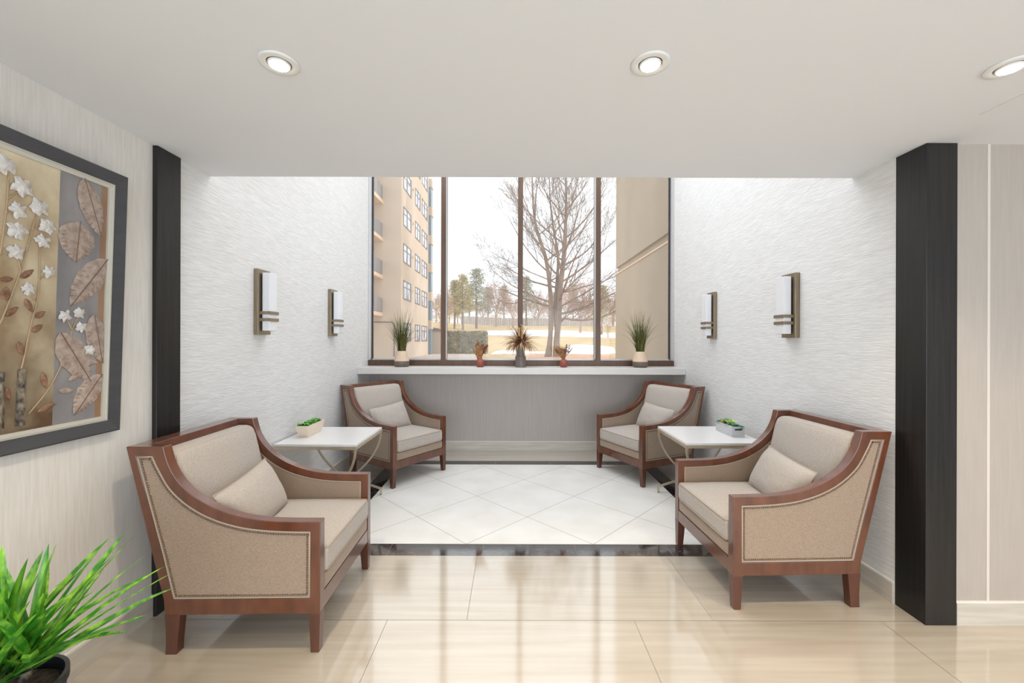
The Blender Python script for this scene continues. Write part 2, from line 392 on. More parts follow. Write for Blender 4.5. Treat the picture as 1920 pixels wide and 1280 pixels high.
for i in range(-7, 8):
    for j in range(-7, 8):
        cx = tx + (i - j) * s_; cy = ty + (i + j + 1) * s_; q = s_ - .0022
        p = clip([(cx, cy - q), (cx + q, cy), (cx, cy + q), (cx - q, cy)], BX0 + BW + G, BX1 - BW - G, BY0 + BW + .008 + G, BY1 - BW + .01 - G)
        if p: fl.cur = 3; fl.add([(a, b, 0) for a, b in p], [tuple(range(len(p)))])
struct('floor', fl, [M['grout'], M['tile_beige'], M['tile_black'], M['tile_white']])

struct('ceiling', MB().box((XL - .1, -3.4, H), (6.6, YE, H + .16)), M['ceiling'])
struct('trim_ceiling', MB().box((2.083, .2, H - .006), (2.097, 1.84, H + .001)), M['fix_white'])
struct('wall_over_ceiling', MB().box((XL - .1, YE - .12, H + .161), (XR + .1, YE, TOP)), M['ceiling'])
struct('wall_left', MB().box((XL - .14, 2.31, 0), (XL, 5.56, TOP)), M['wall_ripple'])
struct('wall_left_hall', MB().box((XL - .14, -3.4, 0), (XL, 2.309, H)), M['wall_streak'])
struct('wall_right', MB().box((XR, 2.276, 0), (XR + .14, 5.56, TOP)), M['wall_ripple'])
struct('wall_back', MB().box((XL, YB, 0), (XR, YB + .13, 1.03)), M['wall_taupe'])
struct('wall_right_hall', MB().box((2.272, 2.118, 0), (6.6, 2.26, H)), M['wall_cream'])
struct('wall_far_right', MB().box((6.6, -3.4, 0), (6.74, 2.26, H)), M['wall_cream'])
struct('trim_seam', MB().box((2.436, 2.1155, .118), (2.450, 2.119, H)), M['seam'])

def baseboard(name, a, b, edge):
    mb = MB(); mb.cur = 0; mb.box(a, (b[0], b[1], .112)); mb.cur = 1
    if edge == 'x+': mb.box((a[0], a[1], .1121), (b[0] - .003, b[1], .12))
    elif edge == 'x-': mb.box((a[0] + .003, a[1], .1121), (b[0], b[1], .12))
    else: mb.box((a[0], a[1] + .003, .1121), (b[0], b[1], .12))
    return struct(name, mb, [M['base'], M['base_top']])
baseboard('baseboard_left', (XL, 2.318, 0), (XL + .012, YB - .013, 0), 'x+')
baseboard('baseboard_left_hall', (XL, -3.4, 0), (XL + .012, 2.153, 0), 'x+')
baseboard('baseboard_right', (XR - .012, 2.28, 0), (XR, YB - .013, 0), 'x-')
baseboard('baseboard_back', (XL, YB - .012, 0), (XR, YB, 0), 'y-')
baseboard('baseboard_hall', (2.275, 2.106, 0), (6.59, 2.118, 0), 'y-')
struct('trim_left', MB().box((XL + .0005, 2.155, 0), (XL + .026, 2.309, H - .001)), M['black_wood'], bevel=.002)
struct('trim_right', MB().box((XR - .002, 2.105, 0), (2.271, 2.275, H - .001)), M['black_wood'], bevel=.002)

# tall window with bronze frame
WY = 5.385
w = bpy.data.objects.new('window_1', None); C.objects.link(w); w['kind'] = 'structure'; w.location = (0, WY, 1.11)
def wpart(name, mb, m, **kw): return mb.build(name, m, parent=w, off=(0, WY, 1.11), **kw)
fr = MB(); fr.cur = 0
fr.box((XL + .002, WY, 1.1105), (XR - .002, WY + .16, 1.182)); fr.box((XL + .002, WY, TOP - .1), (XR - .002, WY + .16, TOP - .002))
fr.cur = 2; fr.box((XL + .002, WY + .115, 1.182), (XL + .022, WY + .16, TOP - .1)); fr.box((XR - .022, WY + .115, 1.182), (XR - .002, WY + .16, TOP - .1))
fr.cur = 1
fr.box((XL + .003, WY + .01, 1.182), (XL + .010, WY + .114, TOP - .1)); fr.box((XR - .010, WY + .01, 1.182), (XR - .003, WY + .114, TOP - .1))
fr.box((XL + .023, WY + .10, 1.182), (XR - .023, WY + .16, 1.196))
wpart('window_frame', fr, [M['bronze'], M['alu'], M['gasket']])
mull = [-.898, .109, 1.125]
for mx_ in mull:
    mb = MB(); mb.cur = 0; mb.box((mx_ - .031, WY - .002, 1.182), (mx_ + .031, WY + .03, TOP - .1))
    mb.cur = 1; mb.box((mx_ - .030, WY + .031, 1.197), (mx_ + .030, WY + .145, TOP - .1)); mb.cur = 2; mb.box((mx_ - .033, WY + .146, 1.197), (mx_ + .033, WY + .158, TOP - .1))
    wpart('mullion', mb, [M['bronze'], M['alu'], M['gasket']], bevel=0)
edges = [XL + .023] + [e for m_ in mull for e in (m_ - .0335, m_ + .0335)] + [XR - .023]
for k in range(4):
    wpart('pane', MB().box((edges[2 * k], WY + .150, 1.197), (edges[2 * k + 1], WY + .154, TOP - .101)), M['glass'])
struct('trim_window_sill', MB().box((XL + .001, 5.02, 1.03), (XR - .001, 5.56, 1.11)), M['sill'], bevel=.003)
# glazed roof bars of the bay
rb = MB()
for x in (-1.2, -.4, .4, 1.2, 2.0): rb.box((x - .02, YE, TOP), (x + .02, 5.56, TOP + .08))
struct('trim_roof_bars', rb, M['bronze'])

# ------------------------------------------------------------------ downlights
def downlight(x, y, label, tilt=0):
    r = thing('downlight', (x, y, H), label, 'ceiling light', 'recessed downlights')
    MB().lathe([(.069, -.0005), (.069, -.004), (.062, -.007), (.044, -.006), (.041, -.001)], n=40).build('trim_ring', M['fix_white'], r, smooth=True)
    MB().lathe([(.0405, -.001), (.0405, -.0045), (.039, -.0045)], n=32).build('shadow_gap', M['dark'], r)
    MB().lathe([(.0385, -.001), (.0385, -.008), (.034, -.0105)], n=32).build('gimbal', M['fix_white'], r, smooth=True)
    MB().lathe([(.0335, -.0095), (.0335, -.0122), (.02, -.0135)], n=32).build('lens', M['lamp'], r, smooth=True)
    light('bulb', 'SPOT', (0, 0, -.03), 76, (1, .82, .57), (0, 0, 0), r, spot_size=radians(100), spot_blend=.9, shadow_soft_size=.04)
downlight(-.855, 1.511, 'round white recessed ceiling light on the left, above the left armchair side')
downlight(.502, 1.507, 'round white recessed ceiling light right of the middle of the ceiling')
downlight(1.83, 1.52, 'round white recessed ceiling light at the right edge, by the thin ceiling strip')
for (x, y) in ((-.855, 0.3), (.502, 0.3), (1.83, 0.3), (3.4, 1.5), (3.4, 0.3)):  # extra downlights out of view, added to brighten the hall
    downlight(x, y, 'added unseen round ceiling light in the hall, ' + {(-.855, 0.3): 'behind the viewpoint on the left', (.502, 0.3): 'behind the viewpoint in the middle', (1.83, 0.3): 'behind the viewpoint on the right', (3.4, 1.5): 'beyond the right edge of the view', (3.4, 0.3): 'in the far corner behind the viewpoint'}[(x, y)])

# ------------------------------------------------------------------ wall sconces
def make_sconce():
    r = thing('wall_sconce', (0, 0, 0), '', 'wall lamp', 'wall sconces in the window bay')
    # local: +x away from the wall, y along the wall, z up, origin at bottom of the back plate
    MB().box((0, -.078, 0), (.034, .078, .48)).build('back_plate', M['nickel'], r, bevel=.002)
    MB().box((.034, -.03, .04), (.044, .03, .44)).build('glass_holder', M['gasket'], r)
    MB().box((.044, -.048, .028), (.100, .048, .456)).build('glass_shade', M['frost'], r, bevel=.004)
    for z in (.098, .148):
        b = MB(); b.box((.034, -.058, z), (.106, -.0485, z + .023)); b.box((.034, .0485, z), (.106, .058, z + .023)); b.box((.1005, -.058, z), (.108, .058, z + .023))
        b.build('band', M['nickel'], r)
    return r
sc = make_sconce(); sc.location = (XL, 3.08, 1.484); sc['label'] = 'larger looking bronze and frosted glass sconce on the left wall, nearer the picture'
dup(sc, (XL, 4.29, 1.484), 0, 'bronze and frosted glass sconce on the left wall, next to the window')
dup(sc, (XR, 3.11, 1.472), pi, 'larger looking bronze and frosted glass sconce on the right wall, nearer the black pillar')
dup(sc, (XR, 4.335, 1.472), pi, 'bronze and frosted glass sconce on the right wall, next to the window')

# ------------------------------------------------------------------ armchairs
def make_armchair():
    r = thing('armchair', (0, 0, 0), '', 'armchair', 'four matching upholstered armchairs')
    HW = .365; TH = .05
    X = lambda u: .40 - u
    oc = catmull([(.715, .955), (.69, .868), (.642, .788), (.565, .717), (.467, .664), (.355, .628), (.24, .611), (.12, .606), (0, .605)], 10)
    ic = catmull([(.765, .912), (.733, .845), (.680, .757), (.594, .679), (.487, .621), (.364, .584), (.243, .567), (.125, .561), (.045, .560)], 10)
    outer = [(.883, .955)] + oc + [(0, .18), (.645, .18), (.706, .18), (.711, .25), (.76, .45)]
    inner = [(.838, .912)] + ic + [(.045, .252), (.640, .252), (.667, .252), (.671, .262), (.716, .45)]
    n = len(outer)
    def ring(y0, y1):
        mb = MB(); vs = []
        for (u, z) in outer: vs.append((X(u), y0, z))
        for (u, z) in inner: vs.append((X(u), y0, z))
        for (u, z) in outer: vs.append((X(u), y1, z))
        for (u, z) in inner: vs.append((X(u), y1, z))
        fs = []
        for i in range(n):
            j = (i + 1) % n
            fs += [(i, n + i, n + j, j), (2 * n + i, 2 * n + j, 3 * n + j, 3 * n + i), (i, j, 2 * n + j, 2 * n + i), (n + i, 3 * n + i, 3 * n + j, n + j)]
        return mb.add(vs, fs)
    def inset(d):
        c = [(sum(p[0] for p in inner) / n, sum(p[1] for p in inner) / n)][0]
        out = []
        for i in range(n):
            a, b, e = Vector(inner[i - 1]), Vector(inner[i]), Vector(inner[(i + 1) % n])
            n1 = (b - a); n2 = (e - b)
            if n1.length < 1e-6: n1 = n2
            if n2.length < 1e-6: n2 = n1
            n1 = Vector((-n1.y, n1.x)).normalized(); n2 = Vector((-n2.y, n2.x)).normalized()
            m_ = (n1 + n2); m_ = m_.normalized() if m_.length > 1e-6 else n1
            k = d / max(.5, m_.dot(n1)); q = b + m_ * k
            out.append((q.x, q.y))
        return out
    area = sum(inner[i - 1][0] * inner[i][1] - inner[i][0] * inner[i - 1][1] for i in range(n))
    sg = 1 if area > 0 else -1
    for s in (1, -1):
        y0, y1 = (HW - TH, HW) if s > 0 else (-HW, -HW + TH)
        ring(y0, y1).build('side_frame', M['wood'], r, bevel=.003)
        # upholstered side panel
        mb = MB(); pan = inset(-.008 * sg); k = len(pan)
        ya, yb = (y0 + .004, y1 - .004)
        vs = [(X(u), ya, z) for u, z in pan] + [(X(u), yb, z) for u, z in pan]
        vs += [(X(.69), ya, .42), (X(.69), yb, .42)]
        mb.add(vs, [(2 * k, i, (i + 1) % k) for i in range(k)] + [(2 * k + 1, k + (i + 1) % k, k + i) for i in range(k)] + [(i, (i + 1) % k, k + (i + 1) % k, k + i) for i in range(k)])
        sp = mb.build('side_panel', M['fabric'], r)
        yo = y1 if s > 0 else y0; yi = y0 if s > 0 else y1
        wl_ = inset(.004 * sg)
        t = MB(); t.tube([(X(u), yo - s * .004, z) for u, z in wl_], .0042, 6, closed=True)
        t.tube([(X(u), yi + s * .004, z) for u, z in wl_], .0042, 6, closed=True)
        t.build('welt', M['welt'], sp, smooth=True)
        # nail heads
        nl = inset(.0155 * sg); nb = MB(); pts = [Vector(p) for p in nl]; pts.append(pts[0]); step = .0118; acc = 0
        for a, b in zip(pts, pts[1:]):
            L_ = (b - a).length; d = step - acc if acc else 0
            while d < L_:
                p = a + (b - a) * (d / L_); vs = [(X(p.x), yo - s * .0015 + s * .004, p.y)]; fs = []
                for (rr, hh) in ((.0042, .002), (.0057, -.002)):
                    for q in range(6): vs.append((X(p.x) + rr * cos(q * pi / 3), yo - s * .0035 + s * hh, p.y + rr * sin(q * pi / 3)))
                for q in range(6):
                    fs.append((0, 1 + q, 1 + (q + 1) % 6)); fs.append((1 + q, 7 + q, 7 + (q + 1) % 6, 1 + (q + 1) % 6))
                nb.add(vs, fs); d += step
            acc = step - (d - L_)
            if acc >= step: acc = 0
        nb.build('nailhead_trim', M['nail'], sp, smooth=True)
        # legs
        y0b, y1b = (y0 + .008, y1) if s > 0 else (y0, y1 - .008)
        def quad(ua, ub, ya, yb, z): return [(X(ub), ya, z), (X(ua), ya, z), (X(ua), yb, z), (X(ub), yb, z)]
        MB().hexa(quad(.004, .042, y0b + (0 if s < 0 else .004), y1b - (.004 if s < 0 else 0), 0), quad(0, .054, y0, y1, .182)).build('leg', M['wood_dark'], r, bevel=.002)
        lg = MB(); us = [(0, .652, .702), (.06, .648, .700), (.12, .642, .702), (.182, .636, .7065)]
        for (za, a0, a1), (zb, b0, b1) in zip(us, us[1:]): lg.hexa(quad(a0, a1, y0b, y1b, za), quad(b0, b1, y0b, y1b, zb))
        lg.build('leg', M['wood_dark'], r)
    yi = HW - TH
    MB().box((X(.040), -yi, .18), (X(0.002), yi, .258)).build('front_rail', M['wood'], r, bevel=.002)
    MB().box((X(.706), -yi, .18), (X(.668), yi, .258)).build('back_rail', M['wood'], r)
    MB().hexa([(X(.868), -yi, .912), (X(.800), -yi, .912), (X(.800), yi, .912), (X(.868), yi, .912)],
              [(X(.883), -yi, .955), (X(.806), -yi, .955), (X(.806), yi, .955), (X(.883), yi, .955)]).build('top_rail', M['wood'], r, bevel=.002)
    # outer back upholstery
    MB().hexa([(X(.706), -yi, .258), (X(.655), -yi, .258), (X(.655), yi, .258), (X(.706), yi, .258)],
              [(X(.864), -yi, .912), (X(.815), -yi, .912), (X(.815), yi, .912), (X(.864), yi, .912)]).build('back_panel', M['fabric'], r)
    # deck band
    dk = MB().rbox(X(.33), 0, .297, .655, 2 * yi - .004, .078, .012, 8).build('seat_deck', M['fabric'], r, smooth=True)
    # seat cushion with welts
    seat = MB().rbox(X(.312), 0, .398, .64, 2 * yi - .012, .112, .022, 14, crown=.03, crownb=0).build('seat_cushion', M['fabric_light'], r, smooth=True)
    wt = MB(); ww, dd = .32 - .004, yi - .012
    def loop(z):
        c = .025; pts = []
        for (sx, sy, a0) in ((1, 1, 0), (-1, 1, 90), (-1, -1, 180), (1, -1, 270)):
            for q in range(5):
                a = radians(a0 + 22.5 * q); pts.append((X(.312) + sx * (ww - c) + c * cos(a), sy * (dd - c) + c * sin(a), z))
        return pts
    wt.tube(loop(.452), .0045, 6, closed=True); wt.tube(loop(.347), .0045, 6, closed=True)
    wt.build('welt', M['welt'], seat, smooth=True)
    # back cushion, leaning
    sl = (.864 - .706) / (.912 - .258)
    def lean(p): return Vector((p.x - sl * (p.z + .25), p.y, p.z))
    def bx(p):     # box made with thickness along z, stood upright
        t = p.z; hgt = p.x
        q = Vector((t, p.y, hgt)); return lean(q)
    bc = MB().rbox(X(.638) , 0, .680, .485, 2 * yi - .006, .11, .035, 14, crown=.026, xf=bx).build('back_cushion', M['fabric_light'], r, smooth=True)
    t = MB(); zt = .682 + .2375 - .012
    def pt(y, zrel, tt): q = lean(Vector((tt, y, zrel))); return (q.x + X(.638), q.y, q.z + .680)
    a = yi - .008
    t.tube([pt(-a, -.2, .046), pt(-a, .18, .046), pt(-a + .012, .218, .046), pt(-a + .035, .229, .046), pt(0, .232, .046), pt(a - .035, .229, .046), pt(a - .012, .218, .046), pt(a, .18, .046), pt(a, -.2, .046)], .0042, 6)
    t.build('welt', M['welt'], bc, smooth=True)
    return r
ch = make_armchair()
def throw_pillow(loc, rz, label, first=None, tilt=38, roll=0):
    if first is None:
        mb = MB(); N_ = 18; a, b, h = .24, .15, .07; vs = []; fs = []
        for side in (1, -1):
            base = len(vs)
            for i in range(N_ + 1):
                for j in range(N_ + 1):
                    u = -1 + 2 * i / N_; v = -1 + 2 * j / N_
                    e = (max(0, 1 - abs(u) ** 3.0) * max(0, 1 - abs(v) ** 2.6)) ** .55
                    px = a * u * (1 - .05 * (1 - v * v) * 0 - .06 * (1 - abs(u)) * 0) * (1 - .035 * (1 - v * v) * abs(u) ** 4)
                    py = b * v * (1 - .07 * (1 - u * u) * abs(v) ** 4)
                    wr = .004 * noise.noise(Vector((u * 3, v * 3, side * 2)))
                    vs.append((py, px, side * (h * e) + wr * e))
            for i in range(N_):
                for j in range(N_):
                    q = (base + i * (N_ + 1) + j, base + (i + 1) * (N_ + 1) + j, base + (i + 1) * (N_ + 1) + j + 1, base + i * (N_ + 1) + j + 1)
                    fs.append(q if side < 0 else tuple(reversed(q)))
        mb.add(vs, fs)
        r = thing('throw_pillow', loc, label, 'cushion', 'small lumbar pillows on the armchairs')
        bd = mb.build('pillow_body', M['fabric_light'], r, smooth=True)
        edge = []
        for k in range(N_ + 1): edge.append((-1 + 2 * k / N_, -1))
        for k in range(1, N_ + 1): edge.append((1, -1 + 2 * k / N_))
        for k in range(1, N_ + 1): edge.append((1 - 2 * k / N_, 1))
        for k in range(1, N_): edge.append((-1, 1 - 2 * k / N_))
        MB().tube([(b * v * (1 - .07 * (1 - u * u) * abs(v) ** 4), a * u * (1 - .035 * (1 - v * v) * abs(u) ** 4), 0) for u, v in edge], .0038, 6, closed=True).build('welt', M['welt'], bd, smooth=True)
    else:
        r = dup(first, loc, rz, label)
    r.rotation_mode = 'XYZ'
    m_ = Matrix.Rotation(rz, 4, 'Z') @ Matrix.Rotation(radians(roll), 4, 'X') @ Matrix.Rotation(radians(tilt), 4, 'Y')
    r.rotation_euler = m_.to_euler()
    return r
def rot2(a, x, y): return (x * cos(a) - y * sin(a), x * sin(a) + y * cos(a))
aFL = radians(-35); aFR = radians(205.7)
fl_ = rot2(aFL, .4, -.365); fr_ = rot2(aFR, .4, .365)
chairs = [((-1.294, 2.268), 0.022, 'armchair in the left foreground beside the framed picture, reddish wood frame, taupe linen'),
          ((1.582, 2.602), pi + .036, 'armchair in the right foreground beside the black pillar, reddish wood frame, taupe linen'),
          ((-1.151 - fl_[0], 4.0 - fl_[1]), aFL, 'armchair in the far left corner under the window sill, turned diagonally, reddish wood frame'),
          ((1.285 - fr_[0], 4.055 - fr_[1]), aFR, 'armchair in the far right corner under the window sill, turned diagonally, reddish wood frame')]
pl = ['oat linen lumbar pillow on the left foreground armchair', 'oat linen lumbar pillow on the right foreground armchair',
      'lumbar pillow on the far left corner armchair', 'lumbar pillow on the far right corner armchair']
pil = None
for i, ((x, y), a, lab) in enumerate(chairs):
    if i == 0: ch.location = (x, y, 0); ch.rotation_euler = (0, 0, a); ch['label'] = lab
    else: dup(ch, (x, y, 0), a, lab)
    dx, dy = rot2(a, -.085, (-.05, .03, .0, .03)[i])
    o = throw_pillow((x + dx, y + dy, .588), a + (.06, -.10, .05, -.08)[i], pl[i], pil, tilt=(66, 64, 66, 66)[i], roll=(5, -4, 4, -3)[i])
    pil = pil or o

# ------------------------------------------------------------------ side tables
def make_table():
    r = thing('side_table', (0, 0, 0), '', 'side table', 'two matching white topped side tables')
    h = .3225
    MB().box((-h, -h, .6095), (h, h, .63)).build('table_top', M['table_white'], r, bevel=.003)
    a = MB(); e = h + .004; w_ = .022
    a.box((-e, -e, .587), (e, -e + w_, .609)); a.box((-e, e - w_, .587), (e, e, .609)); a.box((-e, -e + w_, .587), (-e + w_, e - w_, .609)); a.box((e - w_, -e + w_, .587), (e, e - w_, .609))
    a.build('apron', M['gold'], r)
    for sy in (-1, 1):
        y = sy * (e - .011)
        for sx in (-1, 1):
            P = []
            for k in range(13):
                t = .452 * k / 12; d = 1.53 * t * t
                P.append((sx * (e - .011 - d), y, .588 - t))
            MB().bar(P, .014, .016).build('curved_leg', M['gold'], r)
        P = [(-(e - .011), y, .056)] + [(-(e - .011) + 2 * (e - .011) * k / 12, y, .056 + .068 * sin(pi * k / 12)) for k in range(1, 12)] + [((e - .011), y, .056)]
        MB().bar(P, .018, .016).build('foot_rail', M['gold'], r)
        for sx in (-1, 1):
            MB().box((sx * (e - .011) - .009, y - .009, .008), (sx * (e - .011) + .009, y + .009, .064)).build('foot', M['gold'], r)
            MB().lathe([(.008, 0), (.008, .0078)], (sx * (e - .011), y, 0), 12).build('foot_pad', M['dark'], r)
    MB().box((-.008, -e + .02, .118), (.008, e - .02, .130)).build('cross_bar', M['gold'], r)
    return r
tb = make_table(); tb.location = (-1.54, 3.55, 0); tb['label'] = 'white topped side table on the left with champagne metal curved legs, cream planter on it'
tb2 = dup(tb, (1.718, 3.625, 0), 0, 'white topped side table on the right with champagne metal curved legs, grey planter on it')

# planters on the tables
rnd = random.Random(5)
def leaf_blade(mb, base, direc, length, width, curve=0, droop=0, seg=5, fold=.25, prof=None, side=None):
    d = Vector(direc).normalized(); b = Vector(base); side = Vector(side) if side else d.cross(Vector((0, 0, 1)))
    if side.length < .05: side = Vector((cos(length * 77), sin(length * 77), 0))
    side.normalize(); pts = []; ws = []
    for k in range(seg + 1):
        t = k / seg
        p = b + d * length * t + Vector((0, 0, -droop * length * t * t))
        pts.append(p); ws.append(width * (prof(t) if prof else (sin(pi * min(1, .12 + .88 * t) ** .8) ** .8 if t < 1 else 0)) + 1e-4)
    mb.strip(pts, ws, side, fold)
PX, PY, PZ = -1.743, 3.575, .6302
p = thing('succulent_planter', (PX, PY, PZ), 'cream tapered planter of small bright green leaves on the left side table', 'planter')
MB_ = MB(); hw0, hw1 = .036, .056; a0, a1 = .118, .152
out = lambda hx, hy, z: [(-hx, -hy, z), (hx, -hy, z), (hx, hy, z), (-hx, hy, z)]
lo = out(hw0, a0, 0); mid = out(hw1 - .004, a1 - .01, .068); hi = out(hw1, a1, .1); ih = out(hw1 - .007, a1 - .007, .1); il = out(hw1 - .01, a1 - .02, .082)
vs = lo + mid + hi + ih + il; fs = [(0, 3, 2, 1)]
for L_ in range(4):
    for k in range(4): fs.append((L_ * 4 + k, L_ * 4 + (k + 1) % 4, L_ * 4 + 4 + (k + 1) % 4, L_ * 4 + 4 + k))
fs.append((16, 17, 18, 19)); MB_.add(vs, fs); MB_.build('pot', M['planter_cream'], p)
lf = MB()
for k in range(70):
    bx, by = rnd.uniform(-.040, .040), rnd.uniform(-.135, .135)
    nL = rnd.randint(5, 7); ph = rnd.uniform(0, 6)
    for q in range(nL):
        an = ph + q * 2 * pi / nL; lf.cur = rnd.choice([0, 0, 1])
        leaf_blade(lf, (bx, by, .088 + rnd.uniform(0, .018)), (cos(an), sin(an), rnd.uniform(.5, 1.3)), rnd.uniform(.024, .036), .0085, droop=.3, fold=.3, seg=4)
lf.build('foliage', [M['succ_green'], M['leaf_dark']], p)

p = thing('succulent_planter', (1.9185, 3.632, .6302), 'grey rectangular tin planter of mixed succulents on the right side table', 'planter')
b = MB(); hx, hy, hh = .0535, .1375, .085
b.box((-hx, -hy, 0), (hx, hy, .004)); b.box((-hx, -hy, .004), (-hx + .005, hy, hh)); b.box((hx - .005, -hy, .004), (hx, hy, hh))
b.box((-hx + .005, -hy, .004), (hx - .005, -hy + .005, hh)); b.box((-hx + .005, hy - .005, .004), (hx - .005, hy, hh))
for (xa, xb, ya, yb) in ((-hx - .0015, -hx + .006, -hy - .0015, hy + .0015), (hx - .006, hx + .0015, -hy - .0015, hy + .0015)):
    pass
b.box((-hx - .002, -hy - .002, hh), (hx + .002, -hy + .006, hh + .004)); b.box((-hx - .002, hy - .006, hh), (hx + .002, hy + .002, hh + .004))
b.box((-hx - .002, -hy + .006, hh), (-hx + .006, hy - .006, hh + .004)); b.box((hx - .006, -hy + .006, hh), (hx + .002, hy - .006, hh + .004))
b.build('pot', M['planter_grey'], p)
MB().box((-.030, -hy - .0022, .058), (.030, -hy - .0002, .072)).build('handle_slot', M['dark'], p, label='dark handle slot')
MB().box((-hx + .006, -hy + .006, .06), (hx - .006, hy - .006, .076)).build('soil', M['soil'], p)
def rosette(name, m, x, y, z, rad, n, up, wid, rings=2):
    mb = MB()
    for rg in range(rings):
        for q in range(n):
            an = q * 2 * pi / n + rg * .5 + rnd.uniform(-.1, .1)
            leaf_blade(mb, (x, y, z), (cos(an), sin(an), up + rg * .8 + rnd.uniform(-.15, .15)), rad * (1 - .2 * rg), wid, droop=.15, fold=.4)
    return mb.build(name, m, p)
rosette('succulent', M['succ_yellow'], 0, -.01, .08, .078, 9, .9, .009, 3)
rosette('succulent', M['succ_pale'], -.015, .085, .08, .072, 9, .9, .008, 3)
rosette('succulent', M['succ_teal'], .01, .055, .085, .07, 9, .9, .010, 3)
rosette('succulent', M['succ_teal'], .005, -.085, .078, .058, 11, .25, .015, 3)
rosette('succulent', M['succ_teal'], .03, -.12, .078, .045, 9, .3, .013, 3)
rosette('succulent', M['succ_teal'], -.035, .11, .078, .045, 9, .3, .013, 3)
rosette('succulent', M['succ_teal'], -.025, -.04, .078, .045, 10, .3, .012, 3)
rosette('succulent', M['succ_pale'], .03, .0, .078, .045, 9, .4, .010, 3)
bl = MB(); bl.lathe([(.001, 0), (.014, .003), (.021, .015), (.021, .026), (.013, .038), (.002, .042)], (-.030, .062, .076), 16)
bl.build('succulent', M['succ_olive'], p, smooth=True, label='round olive green succulent')

# ------------------------------------------------------------------ things on the sill
SZ = 1.1105
def grass_pot(x, seed, label):
    rd = random.Random(seed)
    r = thing('potted_grass', (x, 5.19, SZ), label, 'potted plant', 'grass plants at the window ends')
    MB().lathe([(.070, 0), (.084, .004), (.093, .035), (.094, .062), (.092, .072), (.066, .192), (.0655, .197), (.058, .197), (.060, .185), (.002, .183)], n=40, mats=[1, 1, 1, 1, 0, 0, 0, 0, 0]).build('pot', [M['pot_cream'], M['pot_taupe']], r, smooth=True)
    mb = MB()
    for k in range(190):
        an = rd.uniform(0, 2 * pi); rr = .048 * sqrt(rd.random()); lean = rd.random() ** 1.1 * .76 + .04
        L_ = rd.uniform(.30, .60) * (1 - .25 * lean); az = an + rd.uniform(-.7, .7)
        if k % 8 == 0: lean = rd.uniform(.8, 1.2)
        pts = []; ws = []; nseg = 8
        for q in range(nseg + 1):
            t = q / nseg; a_ = lean * (t ** .9) * 1.15
            if k % 12 == 0: a_ = lean * t * 1.9
            if q == 0: P = Vector((rr * cos(an), rr * sin(an), .18))
            else:
                P = pts[-1] + Vector((sin(a_) * cos(az), sin(a_) * sin(az), cos(a_))) * L_ / nseg
            pts.append(P); ws.append(.0034 * (1 - t) ** .7 + .0005)
        mb.cur = 1 if k % 5 == 0 else 0
        mb.strip(pts, ws, (-sin(az), cos(az), 0) if k % 2 else (cos(az + .9), sin(az + .9), 0), .2)
    mb.build('foliage', [M['grass'], M['grass_tip']], r)
grass_pot(-1.385, 3, 'green grass plant in two tone cream and taupe pot at the left end of the sill')
grass_pot(1.612, 8, 'green grass plant in two tone cream and taupe pot at the right end of the sill')
